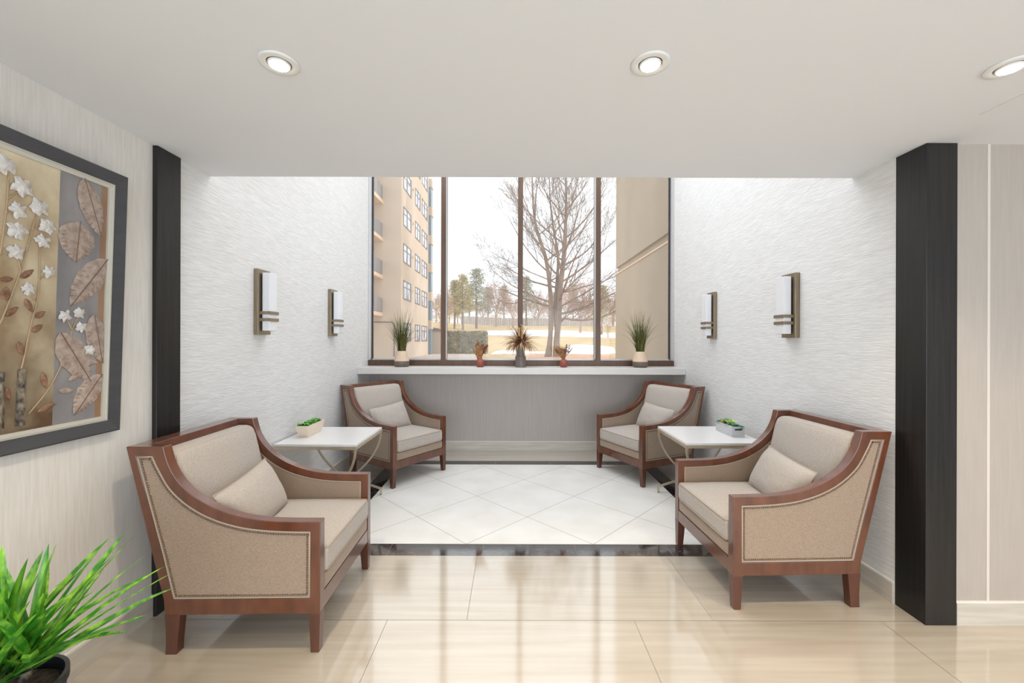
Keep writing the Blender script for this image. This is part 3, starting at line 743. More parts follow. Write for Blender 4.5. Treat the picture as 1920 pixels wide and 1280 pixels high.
def bud_vase(x, kind, label):
    rd = random.Random(kind)
    r = thing('bud_vase', (x, 5.17, SZ), label, 'vase', 'small terracotta vases on the sill')
    MB().lathe([(.032, 0), (.044, .008), (.0535, .035), (.054, .055), (.050, .075), (.034, .095), (.024, .101), (.022, .098), (.002, .09)], n=32).build('vase', M['terra'], r, smooth=True)
    if kind == 1:
        mb = MB()     # broad dried leaf and seed sprays
        mb.cur = 0
        leaf_blade(mb, (-.005, 0, .09), (-.12, 0, 1), .255, .042, seg=10, fold=.3, side=(1, .2, .12))
        leaf_blade(mb, (-.005, .01, .09), (-.30, .1, 1), .20, .026, seg=10, fold=.3, side=(1, .3, .3))
        leaf_blade(mb, (.0, -.01, .09), (-.62, -.1, .9), .17, .014, seg=10, fold=.3, side=(.9, 0, .5))
        leaf_blade(mb, (.0, -.01, .09), (.12, -.1, .9), .19, .020, seg=10, fold=.3, side=(1, -.2, 0))
        mb.build('dried_leaf', M['dry'], r)
        sb = MB()
        for k in range(9):
            d = Vector((rd.uniform(.05, .55), rd.uniform(-.3, .3), 1)).normalized(); L_ = rd.uniform(.16, .23)
            sb.tube([Vector((.0, 0, .09)) + d * L_ * t for t in (0, .5, 1)], .0012, 4)
            for q in range(14):
                c = Vector((0, 0, .09)) + d * L_ * rd.uniform(.4, 1) + Vector((rd.uniform(-.008, .008),) * 3)
                s_2 = rd.uniform(.007, .012)
                sb.add([c + Vector(v) * s_2 for v in ((1, 0, 0), (-1, 0, 0), (0, 1, 0), (0, -1, 0), (0, 0, 1), (0, 0, -1))], [(0, 2, 4), (2, 1, 4), (1, 3, 4), (3, 0, 4), (2, 0, 5), (1, 2, 5), (3, 1, 5), (0, 3, 5)])
        sb.build('dried_seed_spray', M['dry_red'], r)
    else:
        mb = MB()     # fan of dried palm
        for k in range(22):
            a_ = radians(-44 + k * 3.0); mb.cur = 0
            leaf_blade(mb, (0, 0, .09), (sin(a_), .05 * (k % 3 - 1), cos(a_)), .215 - .05 * abs(k - 4) / 12, .0065, seg=7, fold=.8, side=(cos(a_), .3, -sin(a_)))
        mb.build('dried_palm_fan', [M['dry']], r)
        sb = MB()
        for k in range(10):
            a_ = radians(rd.uniform(8, 36)); d = Vector((sin(a_), rd.uniform(-.15, .15), cos(a_))); L_ = rd.uniform(.15, .22)
            sb.cur = 0; sb.tube([Vector((0, 0, .09)) + d * L_ * t for t in (0, .5, 1)], .0012, 4); sb.cur = k % 2
            for q in range(8):
                c = Vector((0, 0, .09)) + d * L_ * rd.uniform(.6, 1.0) + Vector((rd.uniform(-.007, .007), rd.uniform(-.007, .007), rd.uniform(-.007, .007))); s_2 = .006
                sb.add([c + Vector(v) * s_2 for v in ((1, 0, 0), (-1, 0, 0), (0, 1, 0), (0, -1, 0), (0, 0, 1), (0, 0, -1))], [(0, 2, 4), (2, 1, 4), (1, 3, 4), (3, 0, 4), (2, 0, 5), (1, 2, 5), (3, 1, 5), (0, 3, 5)])
        sb.build('dried_seed_spray', [M['dry_red'], M['dark']], r)
bud_vase(-.397, 1, 'small round terracotta vase with a broad dried leaf, left of the tall grey vase')
bud_vase(.648, 2, 'small round terracotta vase with a dried palm fan, right of the tall grey vase')
r = thing('tall_vase', (.108, 5.17, SZ), 'stepped grey cylinder vase of dried flowers and palm, in the middle of the sill', 'vase')
MB().lathe([(.062, 0), (.066, .003), (.066, .134), (.064, .137), (.053, .138), (.053, .300), (.050, .302), (.046, .300), (.046, .27), (.002, .27)], n=96).build('vase', M['vase_grey'], r, smooth=False)
rd = random.Random(12)
dm = MB()
for k in range(230):
    az = rd.uniform(0, 2 * pi); el = rd.uniform(-.1, 1.35); L_ = rd.uniform(.13, .27)
    pts = []; P = Vector((.02 * cos(az), .02 * sin(az), .285)); ws = []
    for q in range(8):
        t = q / 7; e_ = el - t * 1.15 * (1 if el < 1 else .5); P = P + Vector((cos(az) * cos(e_), sin(az) * cos(e_), sin(e_))) * L_ / 7
        pts.append(P); ws.append(.009 * (1 - t) + .0008)
    dm.cur = rd.choice([0, 0, 1, 2]); dm.strip(pts, ws, (-sin(az), cos(az), .2), .3)
dm.build('dried_fronds', [M['dry'], M['dry_red'], M['dry_pale']], r)
for (dx, dz, rr, m_) in ((.045, .385, .031, 'dry_red'), (-.02, .365, .024, 'dry_red'), (-.035, .335, .028, 'dry')):
    fb = MB()
    for k in range(90):
        z_ = 1 - 2 * (k + .5) / 90; a_ = k * 2.399; q_ = sqrt(1 - z_ * z_); d = Vector((q_ * cos(a_), q_ * sin(a_), z_))
        leaf_blade(fb, Vector((dx, -.075, dz)) + d * rr * .35, d, rr * .7, .0035, seg=2, fold=.3)
    fb.build('dried_bloom', M[m_], r)
sp = MB()
for k in range(12):
    d = Vector((rd.uniform(-.35, .35), rd.uniform(-.3, .3), 1)).normalized(); L_ = rd.uniform(.14, .26)
    sp.cur = 0; sp.tube([Vector((0, 0, .28)) + d * L_ * t + Vector((.015 * sin(3 * t + k), 0, 0)) for t in (0, .3, .6, 1)], .0014, 4); sp.cur = 1
    for q in range(4):
        c = Vector((0, 0, .28)) + d * L_ * (1 - .06 * q) + Vector((rd.uniform(-.012, .012), rd.uniform(-.01, .01), 0)); s_2 = .008
        sp.add([c + Vector(v) * s_2 for v in ((1, 0, 0), (-1, 0, 0), (0, 1, 0), (0, -1, 0), (0, 0, 1), (0, 0, -1))], [(0, 2, 4), (2, 1, 4), (1, 3, 4), (3, 0, 4), (2, 0, 5), (1, 2, 5), (3, 1, 5), (0, 3, 5)])
sp.build('dried_stems', [M['dry_pale'], M['gold_leafy']], r)

# ------------------------------------------------------------------ near potted plant
rd = random.Random(21)
r = thing('potted_dracaena', (-1.43, 1.16, 0), 'bright green spiky leafed plant in a black pot at the bottom left corner', 'potted plant')
MB().lathe([(.10, 0), (.105, .01), (.125, .435), (.131, .44), (.131, .465), (.121, .465), (.119, .43), (.002, .43)], n=40).build('pot', M['pot_black'], r, smooth=False)
MB().lathe([(.1185, .4305), (.11, .435), (.002, .437)], n=24).build('soil', M['soil'], r)
mb = MB()
def big_blade(mb, c, az, el, L_, w, droop, m_):
    pts = []; ws = []; P = Vector(c)
    for q in range(11):
        t = q / 10; e_ = el - droop * t ** 1.5
        pts.append(P.copy()); ws.append(w * (min(1, .55 + 1.6 * t) * (1 - t ** 2.2) ** .75) + .0006)
        P = P + Vector((cos(az) * cos(e_), sin(az) * cos(e_), sin(e_))) * L_ / 10
    mb.cur = m_; mb.strip(pts, ws, (-sin(az), cos(az), 0), .45)
crowns = [((-.035, .02, .53), 1.15), ((.045, .03, .53), 1.15), ((.0, -.05, .50), .95)]
for ci, (c, sc_) in enumerate(crowns):
    for k in range(23):
        az = k * 2.399 + ci; lvl = k / 23; el = 1.45 - lvl * 1.25 + rd.uniform(-.12, .12)
        big_blade(mb, (c[0] + .008 * cos(az), c[1] + .008 * sin(az), c[2] - .04 * lvl), az, el, sc_ * rd.uniform(.24, .34) * (1 if lvl > .25 else .85), rd.uniform(.013, .020), rd.uniform(.0, .3) + lvl * .3, rd.choice([0, 0, 1, 0, 2]) if lvl > .55 else 0)
for (az, el, L_) in ((-.05, .78, .52), (.05, .62, .52), (-.1, .50, .46), (.3, .95, .46), (.15, 1.05, .44)):
    big_blade(mb, (.03, .0, .50), az, el, L_, .013, .12, 0)
mb.build('foliage', [M['leaf'], M['leaf_dark'], M['leaf']], r)
st = MB()
for (c, s2) in crowns: st.tube([(c[0] * .6, c[1] * .6, .42), (c[0], c[1], c[2])], .012, 8)
st.build('stem', M['art_bark'], r)

# ------------------------------------------------------------------ framed picture on the left wall
FY0, FY1, FZ0, FZ1 = .74, 1.945, 1.022, 2.208
def fx(z, d=0): return -1.842 + (z - FZ0) * .030 + d
POFF = (-1.86, (FY0 + FY1) / 2, FZ0)
pr = thing('framed_picture', POFF, 'large relief picture of white blossoms and leaves in a charcoal frame, left wall', 'picture')
def ppart(name, mb, m, **kw): return mb.build(name, m, parent=pr, off=POFF, **kw)
fw = .055
O = [(FY0, FZ0), (FY1, FZ0), (FY1, FZ1), (FY0, FZ1)]
I1 = [(FY0 + fw, FZ0 + fw), (FY1 - fw, FZ0 + fw), (FY1 - fw, FZ1 - fw), (FY0 + fw, FZ1 - fw)]
fm = MB(); vs = []
for (P_, d) in ((O, -.03), (O, -.004), ([(a + (.006 if a < 1.3 else -.006), b + (.006 if b < 1.5 else -.006)) for a, b in O], 0), (I1, -.012), (I1, -.03)):
    vs += [(fx(b, d), a, b) for a, b in P_]
fs = []
for L_ in range(4):
    for k in range(4): fs.append((L_ * 4 + k, L_ * 4 + (k + 1) % 4, L_ * 4 + 4 + (k + 1) % 4, L_ * 4 + 4 + k))
fm.add(vs, fs); ppart('frame', fm, M['frame_grey'])
lw_ = .022
I2 = [(a + (lw_ if a < 1.3 else -lw_), b + (lw_ if b < 1.5 else -lw_)) for a, b in I1]
I15 = [(a + (.008 if a < 1.3 else -.008), b + (.008 if b < 1.5 else -.008)) for a, b in I1]
fm = MB(); vs = []
for (P_, d) in ((I1, -.010), (I15, -.008), (I15, -.012), (I2, -.014), (I2, -.03)): vs += [(fx(b, d), a, b) for a, b in P_]
fm.add(vs, fs); ppart('liner', fm, M['liner'])
CD = -.022
def cpt(px, py, d=0):
    X_ = -1.845
    for _ in range(3):
        Y_ = -X_ * F / (960 - px); Z_ = EYE + (CY - py) / F * Y_; X_ = fx(Z_, CD + d)
    return Vector((X_, Y_, Z_))
cv = MB(); ysplit = 1.672
def cq(mb, y0, y1, z0, z1, m_): mb.cur = m_; mb.box((0, 0, 0), (0, 0, 0)) if 0 else mb.add([(fx(z0, CD), y0, z0), (fx(z0, CD), y1, z0), (fx(z1, CD), y1, z1), (fx(z1, CD), y0, z1)], [(0, 1, 2, 3)])
za, zb = FZ0 + fw, FZ1 - fw; ya, yb = FY0 + fw, FY1 - fw
cq(cv, ya, ysplit, za, zb, 0)
cq(cv, ysplit, yb - .05, za, zb, 2); cq(cv, yb - .05, yb, za, zb, 3)
ppart('canvas', cv, [M['art_gold'], M['art_low'], M['art_grey'], M['art_brown']])
def tubep(name, pxs, r_, m, n=6):
    q = [cpt(a, b, .002) for a, b in pxs]; q = [Vector(t) for t in catmull([tuple(v) for v in q], 4)]
    k = len(q); rr = [r_ * (1 - .4 * i / k) for i in range(k)] if not isinstance(r_, tuple) else [r_[0] + (r_[1] - r_[0]) * i / k for i in range(k)]
    return ppart(name, MB().tube(q, rr, n), m, smooth=True)
for pts in ([(0, 480), (8, 420), (13, 374), (15, 330)], [(0, 610), (21, 557), (39, 508), (52, 462), (68, 401)], [(40, 694), (44, 678), (53, 635), (61, 598), (71, 557), (75, 467)],
            [(53, 779), (88, 736), (114, 689), (130, 646), (135, 620), (149, 592)], [(135, 620), (125, 600)], [(135, 705), (160, 678), (169, 662)], [(75, 525), (91, 514)], [(39, 508), (30, 480)], [(58, 432), (86, 426)], [(66, 565), (55, 548)],
            [(13, 374), (38, 360)], [(10, 400), (32, 400)]):
    tubep('stem', pts, .0032, M['art_stem'])
tubep('bark_branch', [(37, 800), (38, 770), (41, 694)], (.015, .012), M['art_bark'], 8)
tubep('bark_branch', [(-4, 806), (-2, 770), (2, 700)], (.015, .011), M['art_bark'], 8)
rd = random.Random(4)
for (px, py, sc_) in ((9, 312, 1.25), (40, 354, 1.25), (34, 397, 1), (72, 391, 1.15), (88, 426, 1.05), (31, 435, 1.1), (79, 455, .95), (30, 475, .95), (91, 512, .8), (53, 544, .85), (121, 594, .85), (149, 588, .85), (153, 616, .8), (169, 658, .85)):
    c = cpt(px, py, .003); mb = MB(); R_ = .030 * sc_
    n_ = 26; vs = [c + Vector((.010, 0, 0))]
    for k in range(n_):
        a_ = 2 * pi * k / n_; q = R_ * (.86 + .10 * cos(5 * a_ + px) + rd.uniform(-.16, .16)); vs.append(c + Vector((.006, q * .55 * cos(a_), q * .55 * sin(a_))))
    for k in range(n_):
        a_ = 2 * pi * k / n_; q = R_ * (.88 + .14 * cos(5 * a_ + px) + rd.uniform(-.2, .2)); vs.append(c + Vector((.0, q * cos(a_), q * sin(a_))))
    fs = []
    for k in range(n_):
        j = (k + 1) % n_; fs += [(0, 1 + k, 1 + j), (1 + k, 1 + n_ + k, 1 + n_ + j, 1 + j)]
    mb.add(vs, fs)
    ppart('blossom', mb, M['art_white'])
def relief_leaf(name, a, b, wpx, m, vein=True, h=.007):
    A = cpt(*a, .001); B = cpt(*b, .001); ax = B - A; L_ = ax.length; ax.normalize(); sd_ = ax.cross(Vector((1, 0, 0))).normalized()
    w_ = wpx / 2 / F * A.y * 1.05; w_ = w_ / max(.35, 1)  # half width
    mb = MB(); mb.cur = 0; N_ = 12; vs = []; fs = []
    for i in range(N_ + 1):
        t = i / N_; ww = w_ * (sin(pi * t ** .85)) ** .75 if 0 < t < 1 else .0004
        c = A + ax * L_ * t
        for k in (-1, -.5, 0, .5, 1): vs.append(c + sd_ * ww * k * (1 + .06 * sin(i * 2.3) * abs(k)) + Vector((h * (1 - k * k) * (1 if 0 < t < 1 else .3) + .0005, 0, 0)))
    for i in range(N_):
        for k in range(4): q = i * 5 + k; fs.append((q, q + 1, q + 6, q + 5))
    mb.add(vs, fs)
    if vein:
        mb.cur = 1; mb.tube([A + ax * L_ * t + Vector((h + .001, 0, 0)) for t in (0, .25, .5, .75, 1.04)], .0016, 5)
        for i in range(2, 10):
            t = i / 11; ww = w_ * (sin(pi * t ** .85)) ** .75
            for sgn in (-1, 1):
                p0 = A + ax * L_ * t + Vector((h, 0, 0)); p1 = A + ax * L_ * min(1, t + .07) + sd_ * ww * .85 * sgn + Vector((.003, 0, 0))
                mb.tube([p0, p1], .0008, 4)
    ppart(name, mb, [m, M['art_vein']], smooth=False)
for a, b, w_ in (((155, 336), (186, 444), 42), ((147, 417), (139, 492), 62), ((199, 488), (131, 574), 44), ((174, 592), (189, 680), 38), ((111, 626), (166, 714), 52), ((189, 703), (138, 778), 38)):
    relief_leaf('relief_leaf', a, b, w_, M['art_leaf'])
for a, b in (((0, 527), (24, 525)), ((38, 524), (62, 508)), ((10, 540), (14, 562)), ((10, 595), (33, 578)), ((47, 562), (60, 588)), ((66, 598), (84, 586)), ((60, 625), (79, 611)), ((35, 643), (42, 668)), ((80, 700), (86, 730)), ((10, 728), (17, 752)), ((70, 775), (106, 757)), ((4, 548), (12, 566))):
    relief_leaf('small_leaf', a, b, 11, M['art_small'], False, .005)
for a, b in (((160, 680), (184, 682)), ((108, 651), (118, 676)), ((128, 716), (152, 702)), ((110, 734), (138, 735))):
    relief_leaf('small_leaf', a, b, 10, M['art_leaf'], False, .005)

# ------------------------------------------------------------------ outside
def gz(x, y):
    pts = [(0, 0), (44, 0), (60, .5), (80, 2.2), (110, 5.2), (125, 5.8), (220, 6.5)]
    z = 6.5
    for (a, b), (c, d) in zip(pts, pts[1:]):
        if a <= y <= c:
            t = (y - a) / (c - a); z = b + (d - b) * t; break
    if y > 60: z += max(0, (-x - 2) * .045) * min(1, (y - 60) / 30)
    return z
def ground_at(px, py):
    y = 20.0
    while y < 200:
        x = (px - 960) / F * y; z = EYE + (CY - py) / F * y
        if z <= gz(x, y): return Vector((x, y, gz(x, y)))
        y += .1
    return Vector(((px - 960) / F * 120, 120, gz(0, 120)))
gm = MB(); xs = [-60 + 4 * i for i in range(31)]; ys = [5.6, 10, 20, 30, 38, 44, 48, 52, 56, 60, 64, 68, 72, 76, 80, 85, 90, 95, 100, 105, 110, 125, 150, 200]
vs = [(x, y, gz(x, y) - .012) for y in ys for x in xs]; nx = len(xs)
gm.add(vs, [(j * nx + i, j * nx + i + 1, (j + 1) * nx + i + 1, (j + 1) * nx + i) for j in range(len(ys) - 1) for i in range(nx - 1)])
struct('ground', gm, M['lawn'], smooth=True)
struct('driveway', MB().add([(-14, 10, 0), (-2.2, 10, 0), (-3.2, 40, 0), (-5, 43, 0), (-14, 43, 0)], [(0, 1, 2, 3, 4)]), M['pave'])
def patch(name, pts, m, label, cat, dz=.004):
    rr = random.Random(len(label)); P = []
    loop_ = pts + [pts[0]]
    for (a, b) in zip(loop_, loop_[1:]):
        for k in range(6):
            t = k / 6; P.append(ground_at(a[0] + (b[0] - a[0]) * t + rr.uniform(-1, 1), a[1] + (b[1] - a[1]) * t + rr.uniform(-.35, .35)))
    c = sum(P, Vector()) / len(P)
    ys0, ys1 = min(p.y for p in P), max(p.y for p in P)
    mb = MB(); N_ = 22; vs = []; fs = []
    # scanline fill that follows the ground
    def xr(y):
        X_ = []
        for i in range(len(P)):
            a, b = P[i - 1], P[i]
            if (a.y - y) * (b.y - y) < 0: X_.append(a.x + (b.x - a.x) * (y - a.y) / (b.y - a.y))
        return (min(X_), max(X_)) if len(X_) > 1 else None
    rows_ = []
    for k in range(N_ + 1):
        y = ys0 + (ys1 - ys0) * (.002 + .996 * k / N_); q = xr(y)
        if q: rows_.append((y, q))
    M_ = 12
    for (y, (a, b)) in rows_:
        for i in range(M_ + 1): x = a + (b - a) * i / M_; vs.append((x, y, gz(x, y) + dz + .05 * sin(pi * i / M_) * sin(pi * (y - ys0) / (ys1 - ys0))))
    for j in range(len(rows_) - 1):
        for i in range(M_): q = j * (M_ + 1) + i; fs.append((q, q + 1, q + M_ + 2, q + M_ + 1))
    mb.add(vs, fs); return tag(mb.build(name, m, smooth=True), label, cat)
patch('snow_patch', [(1058, 662), (1062, 650), (1078, 645), (1110, 646), (1150, 650), (1156, 662), (1110, 664)], M['snow'], 'white snow patch on the lawn, right of the bare tree trunks', 'snow')
patch('snow_patch', [(878, 625), (900, 620.5), (980, 618.5), (1040, 618.5), (1160, 624), (1160, 633), (1100, 631.5), (1040, 630.5), (985, 630), (930, 628), (900, 629)], M['snow'], 'long white band of snow across the slope behind the bare tree', 'snow')
patch('snow_patch', [(925, 660), (940, 656), (1030, 659), (1030, 662), (920, 664)], M['snow'], 'thin strip of snow along the lawn edge, left of the bare tree', 'snow')
patch('earth_patch', [(990, 666), (1010, 663.5), (1075, 664), (1150, 666), (1158, 672), (1060, 675), (990, 674)], M['earth'], 'bare reddish earth around the foot of the bare tree', 'soil')

# our own building's wing seen through the right pane
wg = thing('building_wing', (2.32, 5.6, 0), 'plain beige rendered wing wall just outside the right window pane', 'building')
off = (2.32, 5.6, 0)
MB().box((2.32, 2.6, -.2), (6.6, 9.25, 2.92)).build('lower_wall', M['stucco_wing'], wg, off=off)
MB().box((2.37, 2.6, 2.92), (6.6, 9.25, 3.06)).build('recess_band', M['stucco_wing'], wg, off=off)
MB().box((2.305, 5.6, 2.90), (2.3195, 9.26, 2.925)).build('edge_trim', M['slab'], wg, off=off)
MB().box((2.325, 2.6, 3.06), (6.6, 9.25, 13)).build('upper_wall', M['stucco_wing'], wg, off=off)  # unseen height and near end of the wing added to block the sun

# apartment block
bx_, y0_, y1_ = -8.26, 30.7, 40.7
bl_ = thing('apartment_building', (bx_, y0_, 0), 'tall beige apartment block with balconies and rows of windows, seen through the left pane', 'building')
off = (bx_, y0_, 0)
MB().box((-24, y0_, -.2), (bx_, y1_, 17.5)).build('wall', M['stucco'], bl_, off=off)
for x in ():
    pass
zs = [12.93 + 2.8, 12.93, 10.12, 7.33, 4.52, 1.30]
for (ya, yb) in ((31.3, 33.7), (35.1, 37.0), (37.7, 40.1)):
    for k, z in enumerate(zs):
        h_ = 1.45
        wf = MB(); t_ = .09
        wf.box((bx_ - .0, ya, z), (bx_ + .03, yb, z + t_)); wf.box((bx_, ya, z + h_ - t_), (bx_ + .03, yb, z + h_)); wf.box((bx_, ya, z + t_), (bx_ + .03, ya + t_, z + h_ - t_)); wf.box((bx_, yb - t_ * 3, z + t_), (bx_ + .03, yb, z + h_ - t_))
        wf.box((bx_, ya + (yb - ya) * .42, z + t_), (bx_ + .03, ya + (yb - ya) * .42 + t_ * 1.6, z + h_ - t_)); wf.box((bx_, ya + t_, z + h_ * .62), (bx_ + .025, yb - t_, z + h_ * .62 + .07))
        f_ = wf.build('window', M['win_frame'], bl_, off=off)
        MB().box((bx_, ya + .02, z + .02), (bx_ + .008, yb - .02, z + h_ - .02)).build('pane', M['win_glass'], f_, off=off)
    
for k in range(5):
    z = 3.17 + 2.78 * k
    s1 = MB().box((-15, y0_ - 3.4, z), (-9.6, y0_ - .01, z + .27)).build('balcony_slab', M['slab'], bl_, off=off)
    gp = MB(); gp.box((-9.69, y0_ - 3.35, z + .32), (-9.64, y0_ - .05, z + 1.34)); gp.box((-15, y0_ - 3.38, z + .32), (-9.69, y0_ - 3.33, z + 1.34))
    gp.build('balcony_guard', M['balcony'], bl_, off=off)
for k in range(5):
    z = 5.4 + 2.8 * k
    MB().box((bx_ + .002, 34.1, z), (bx_ + .12, 34.3, z + .16)).build('vent', M['slab'], bl_, off=off)
cb = MB(); cb.box((bx_ - 1.2, y1_, 0), (bx_ + .25, y1_ + .9, 17)); cb.build('corner_bay', M['bay_blue'], bl_, off=off)
cb = MB()
for k in range(7): cb.box((bx_ - 1.25, y1_ - .001, 3.0 + 2.8 * k - .5), (bx_ + .31, y1_ + .95, 3.0 + 2.8 * k + .35))
cb.build('bay_panel', M['stucco'], bl_, off=off)
MB().tube([(-14, y0_ - .04, 2.75), (-8.9, y0_ - .04, 2.75), (-8.75, y0_ - .04, 2.6), (-8.75, y0_ - .04, .2)], .04, 6).build('drain_pipe', M['win_frame'], bl_, off=off)
an_ = thing('annex', (-8.5, 42.5, 0), 'low beige outbuilding with grey sloped roof beyond the apartment block', 'building')
off = (-8.5, 42.5, 0)
MB().box((-12, 42.5, -.1), (-7.3, 47, 2.35)).build('wall', M['stucco'], an_, off=off)
MB().hexa([(-12, 42.3, 2.35), (-7.15, 42.3, 2.35), (-7.15, 47, 2.35), (-12, 47, 2.35)], [(-12, 42.3, 3.5), (-7.15, 42.3, 2.5), (-7.15, 47, 2.5), (-12, 47, 3.5)]).build('roof', M['roof'], an_, off=off)

# clipped hedge
rd = random.Random(9)
hb = MB(); HX0, HX1, HY0, HY1, HZ = -6.95, -2.75, 43.5, 45.3, 2.30
hg = thing('hedge', (-5, 44.4, 0), 'clipped boxy hedge on the lawn beyond the second window pane', 'hedge')
hb.rbox((HX0 + HX1) / 2, (HY0 + HY1) / 2, HZ / 2 - .05, HX1 - HX0 - .15, HY1 - HY0 - .15, HZ - .1, .25, 10)
hb.build('hedge_core', M['hedge'], hg, smooth=True, off=(-5, 44.4, 0))
lf = MB()
for k in range(9000):
    q = rd.random()
    if q < .6: c = Vector((rd.uniform(HX0, HX1), HY0 + rd.uniform(-.1, .1), rd.uniform(.05, HZ)))
    elif q < .85: c = Vector((rd.uniform(HX0, HX1), rd.uniform(HY0, HY1), HZ + rd.uniform(-.12, .06)))
    else: c = Vector((HX1 + rd.uniform(-.1, .08), rd.uniform(HY0, HY1), rd.uniform(.05, HZ)))
    a = Vector((rd.uniform(-1, 1), rd.uniform(-1, 1), rd.uniform(-1, 1))).normalized() * .12; b2 = a.cross(Vector((rd.uniform(-1, 1), rd.uniform(-1, 1), rd.uniform(-1, 1)))).normalized() * .08
    lf.cur = 0 if rd.random() < .8 else 1
    lf.add([c - a, c + b2, c + a, c - b2], [(0, 1, 2, 3)])
lf.build('hedge_leaves', [M['hedge'], M['gold_leafy']], hg, off=(-5, 44.4, 0))

# bare trees
def grow(mb, rd, p, d, L_, r_, depth, spread=.55, up=.12, nchild=(4, 6), minr=.006):
    seg = 5 if depth > 1 else 3; pts = [p.copy()]; rr = [r_]; q = p.copy(); dd = d.copy()
    for k in range(seg):
        dd = (dd + Vector((rd.uniform(-1, 1), rd.uniform(-1, 1), rd.uniform(-1, 1))) * .10 + Vector((0, 0, up))).normalized()
        q = q + dd * L_ / seg; pts.append(q.copy()); rr.append(max(minr, r_ * (1 - .75 * (k + 1) / seg)))
    mb.tube(pts, rr, 5 if depth > 2 else 3, caps=False)
    if depth <= 0: return
    n = rd.randint(*nchild)
    for k in range(n):
        t = .18 + .8 * (k + rd.random()) / n; i = min(seg - 1, int(t * seg)); f_ = t * seg - i
        s0 = pts[i].lerp(pts[i + 1], f_); dl = (pts[i + 1] - pts[i]).normalized()
        side = dl.cross(Vector((rd.uniform(-1, 1), rd.uniform(-1, 1), rd.uniform(-1, 1))))
        if side.length < .01: continue
        side.normalize(); nd = (dl + side * spread * rd.uniform(.7, 1.5)).normalized()
        grow(mb, rd, s0, nd, L_ * rd.uniform(.42, .62) * (1.15 - .45 * t), max(minr, rr[i] * .55), depth - 1, spread, up * .8, nchild, minr)
def px3(px, py, y): return Vector(((px - 960) / F * y, y, EYE + (CY - py) / F * y))
rd = random.Random(17)
TY = 35.0
bt = thing('bare_tree', (3.5, TY, 0), 'large leafless tree with two trunks and a wide crown, seen through the third pane', 'tree')
off = (3.5, TY, 0)
def skel(pts, radii): return [px3(a, b, TY + (c if c else 0)) for a, b, c in pts], radii
A, ra = skel([(1028, 669, 0), (1031, 640, 0), (1033, 600, 0), (1031, 540, 0), (1022, 480, -.4), (1006, 430, -.8), (999, 380, -1), (996, 300, -1.2), (994, 240, -1.4)], [.34, .21, .20, .18, .15, .12, .085, .055, .03])
B, rb_ = skel([(1045, 673, -.2), (1044, 640, -.1), (1047, 600, 0), (1050, 540, .2), (1056, 490, .3), (1059, 440, .3), (1061, 390, .3), (1060, 330, .3), (1058, 240, .3)], [.40, .26, .27, .24, .20, .16, .12, .085, .05])
Cc, rc = skel([(1043, 612, 0), (1041, 585, .2), (1043, 540, .5), (1046, 480, 1.0), (1036, 420, 1.5), (1030, 360, 1.6), (1028, 280, 1.8)], [.18, .16, .14, .12, .09, .06, .03])
trunk = MB()
for P_, R_ in ((A, ra), (B, rb_), (Cc, rc)):
    P2 = [Vector(q) for q in catmull([tuple(q) + (w_,) for q, w_ in zip(P_, R_)], 4) for q in [q[:3]]]
    R2 = [q[3] for q in catmull([tuple(q) + (w_,) for q, w_ in zip(P_, R_)], 4)]
    trunk.tube(P2, R2, 9)
trunk.build('trunk', M['bark'], bt, smooth=True, off=off)
br = MB()
for P_, R_, n_ in ((A, ra, 18), (B, rb_, 28), (Cc, rc, 11)):
    for k in range(n_):
        t = (.26 + .72 * (k + .5) / n_) * (len(P_) - 1); i = int(t); s0 = P_[i].lerp(P_[min(i + 1, len(P_) - 1)], t - i)
        az = k * 2.4 + rd.uniform(-.4, .4); hrel = k / n_
        el = .25 + .75 * hrel + rd.uniform(-.15, .25); d = Vector((cos(az) * cos(el), sin(az) * cos(el) * .9, sin(el)))
        L_ = (7.4 - 3.6 * hrel) * rd.uniform(.75, 1.1)
        grow(br, rd, s0, d, L_, max(.03, R_[i] * .40), 3, .5, .16 if hrel > .2 else .07, (4, 6), .009)
# long low horizontal limb to the right
limb = [px3(1050, 603, TY), px3(1058, 596, TY - .4), px3(1072, 599, TY - .8), px3(1095, 600, TY - 1), px3(1125, 596, TY - 1.2), px3(1160, 580, TY - 1.4)]
br.tube(limb, [.12, .11, .09, .08, .06, .03], 6)
for i in range(1, 5):
    for k in range(3): grow(br, rd, limb[i], Vector((rd.uniform(.3, 1), rd.uniform(-.6, .6), rd.uniform(.1, .8))).normalized(), 2.4, .035, 2, .5, .1, (4, 5), .01)
br.build('branches', M['bark'], bt, off=off)

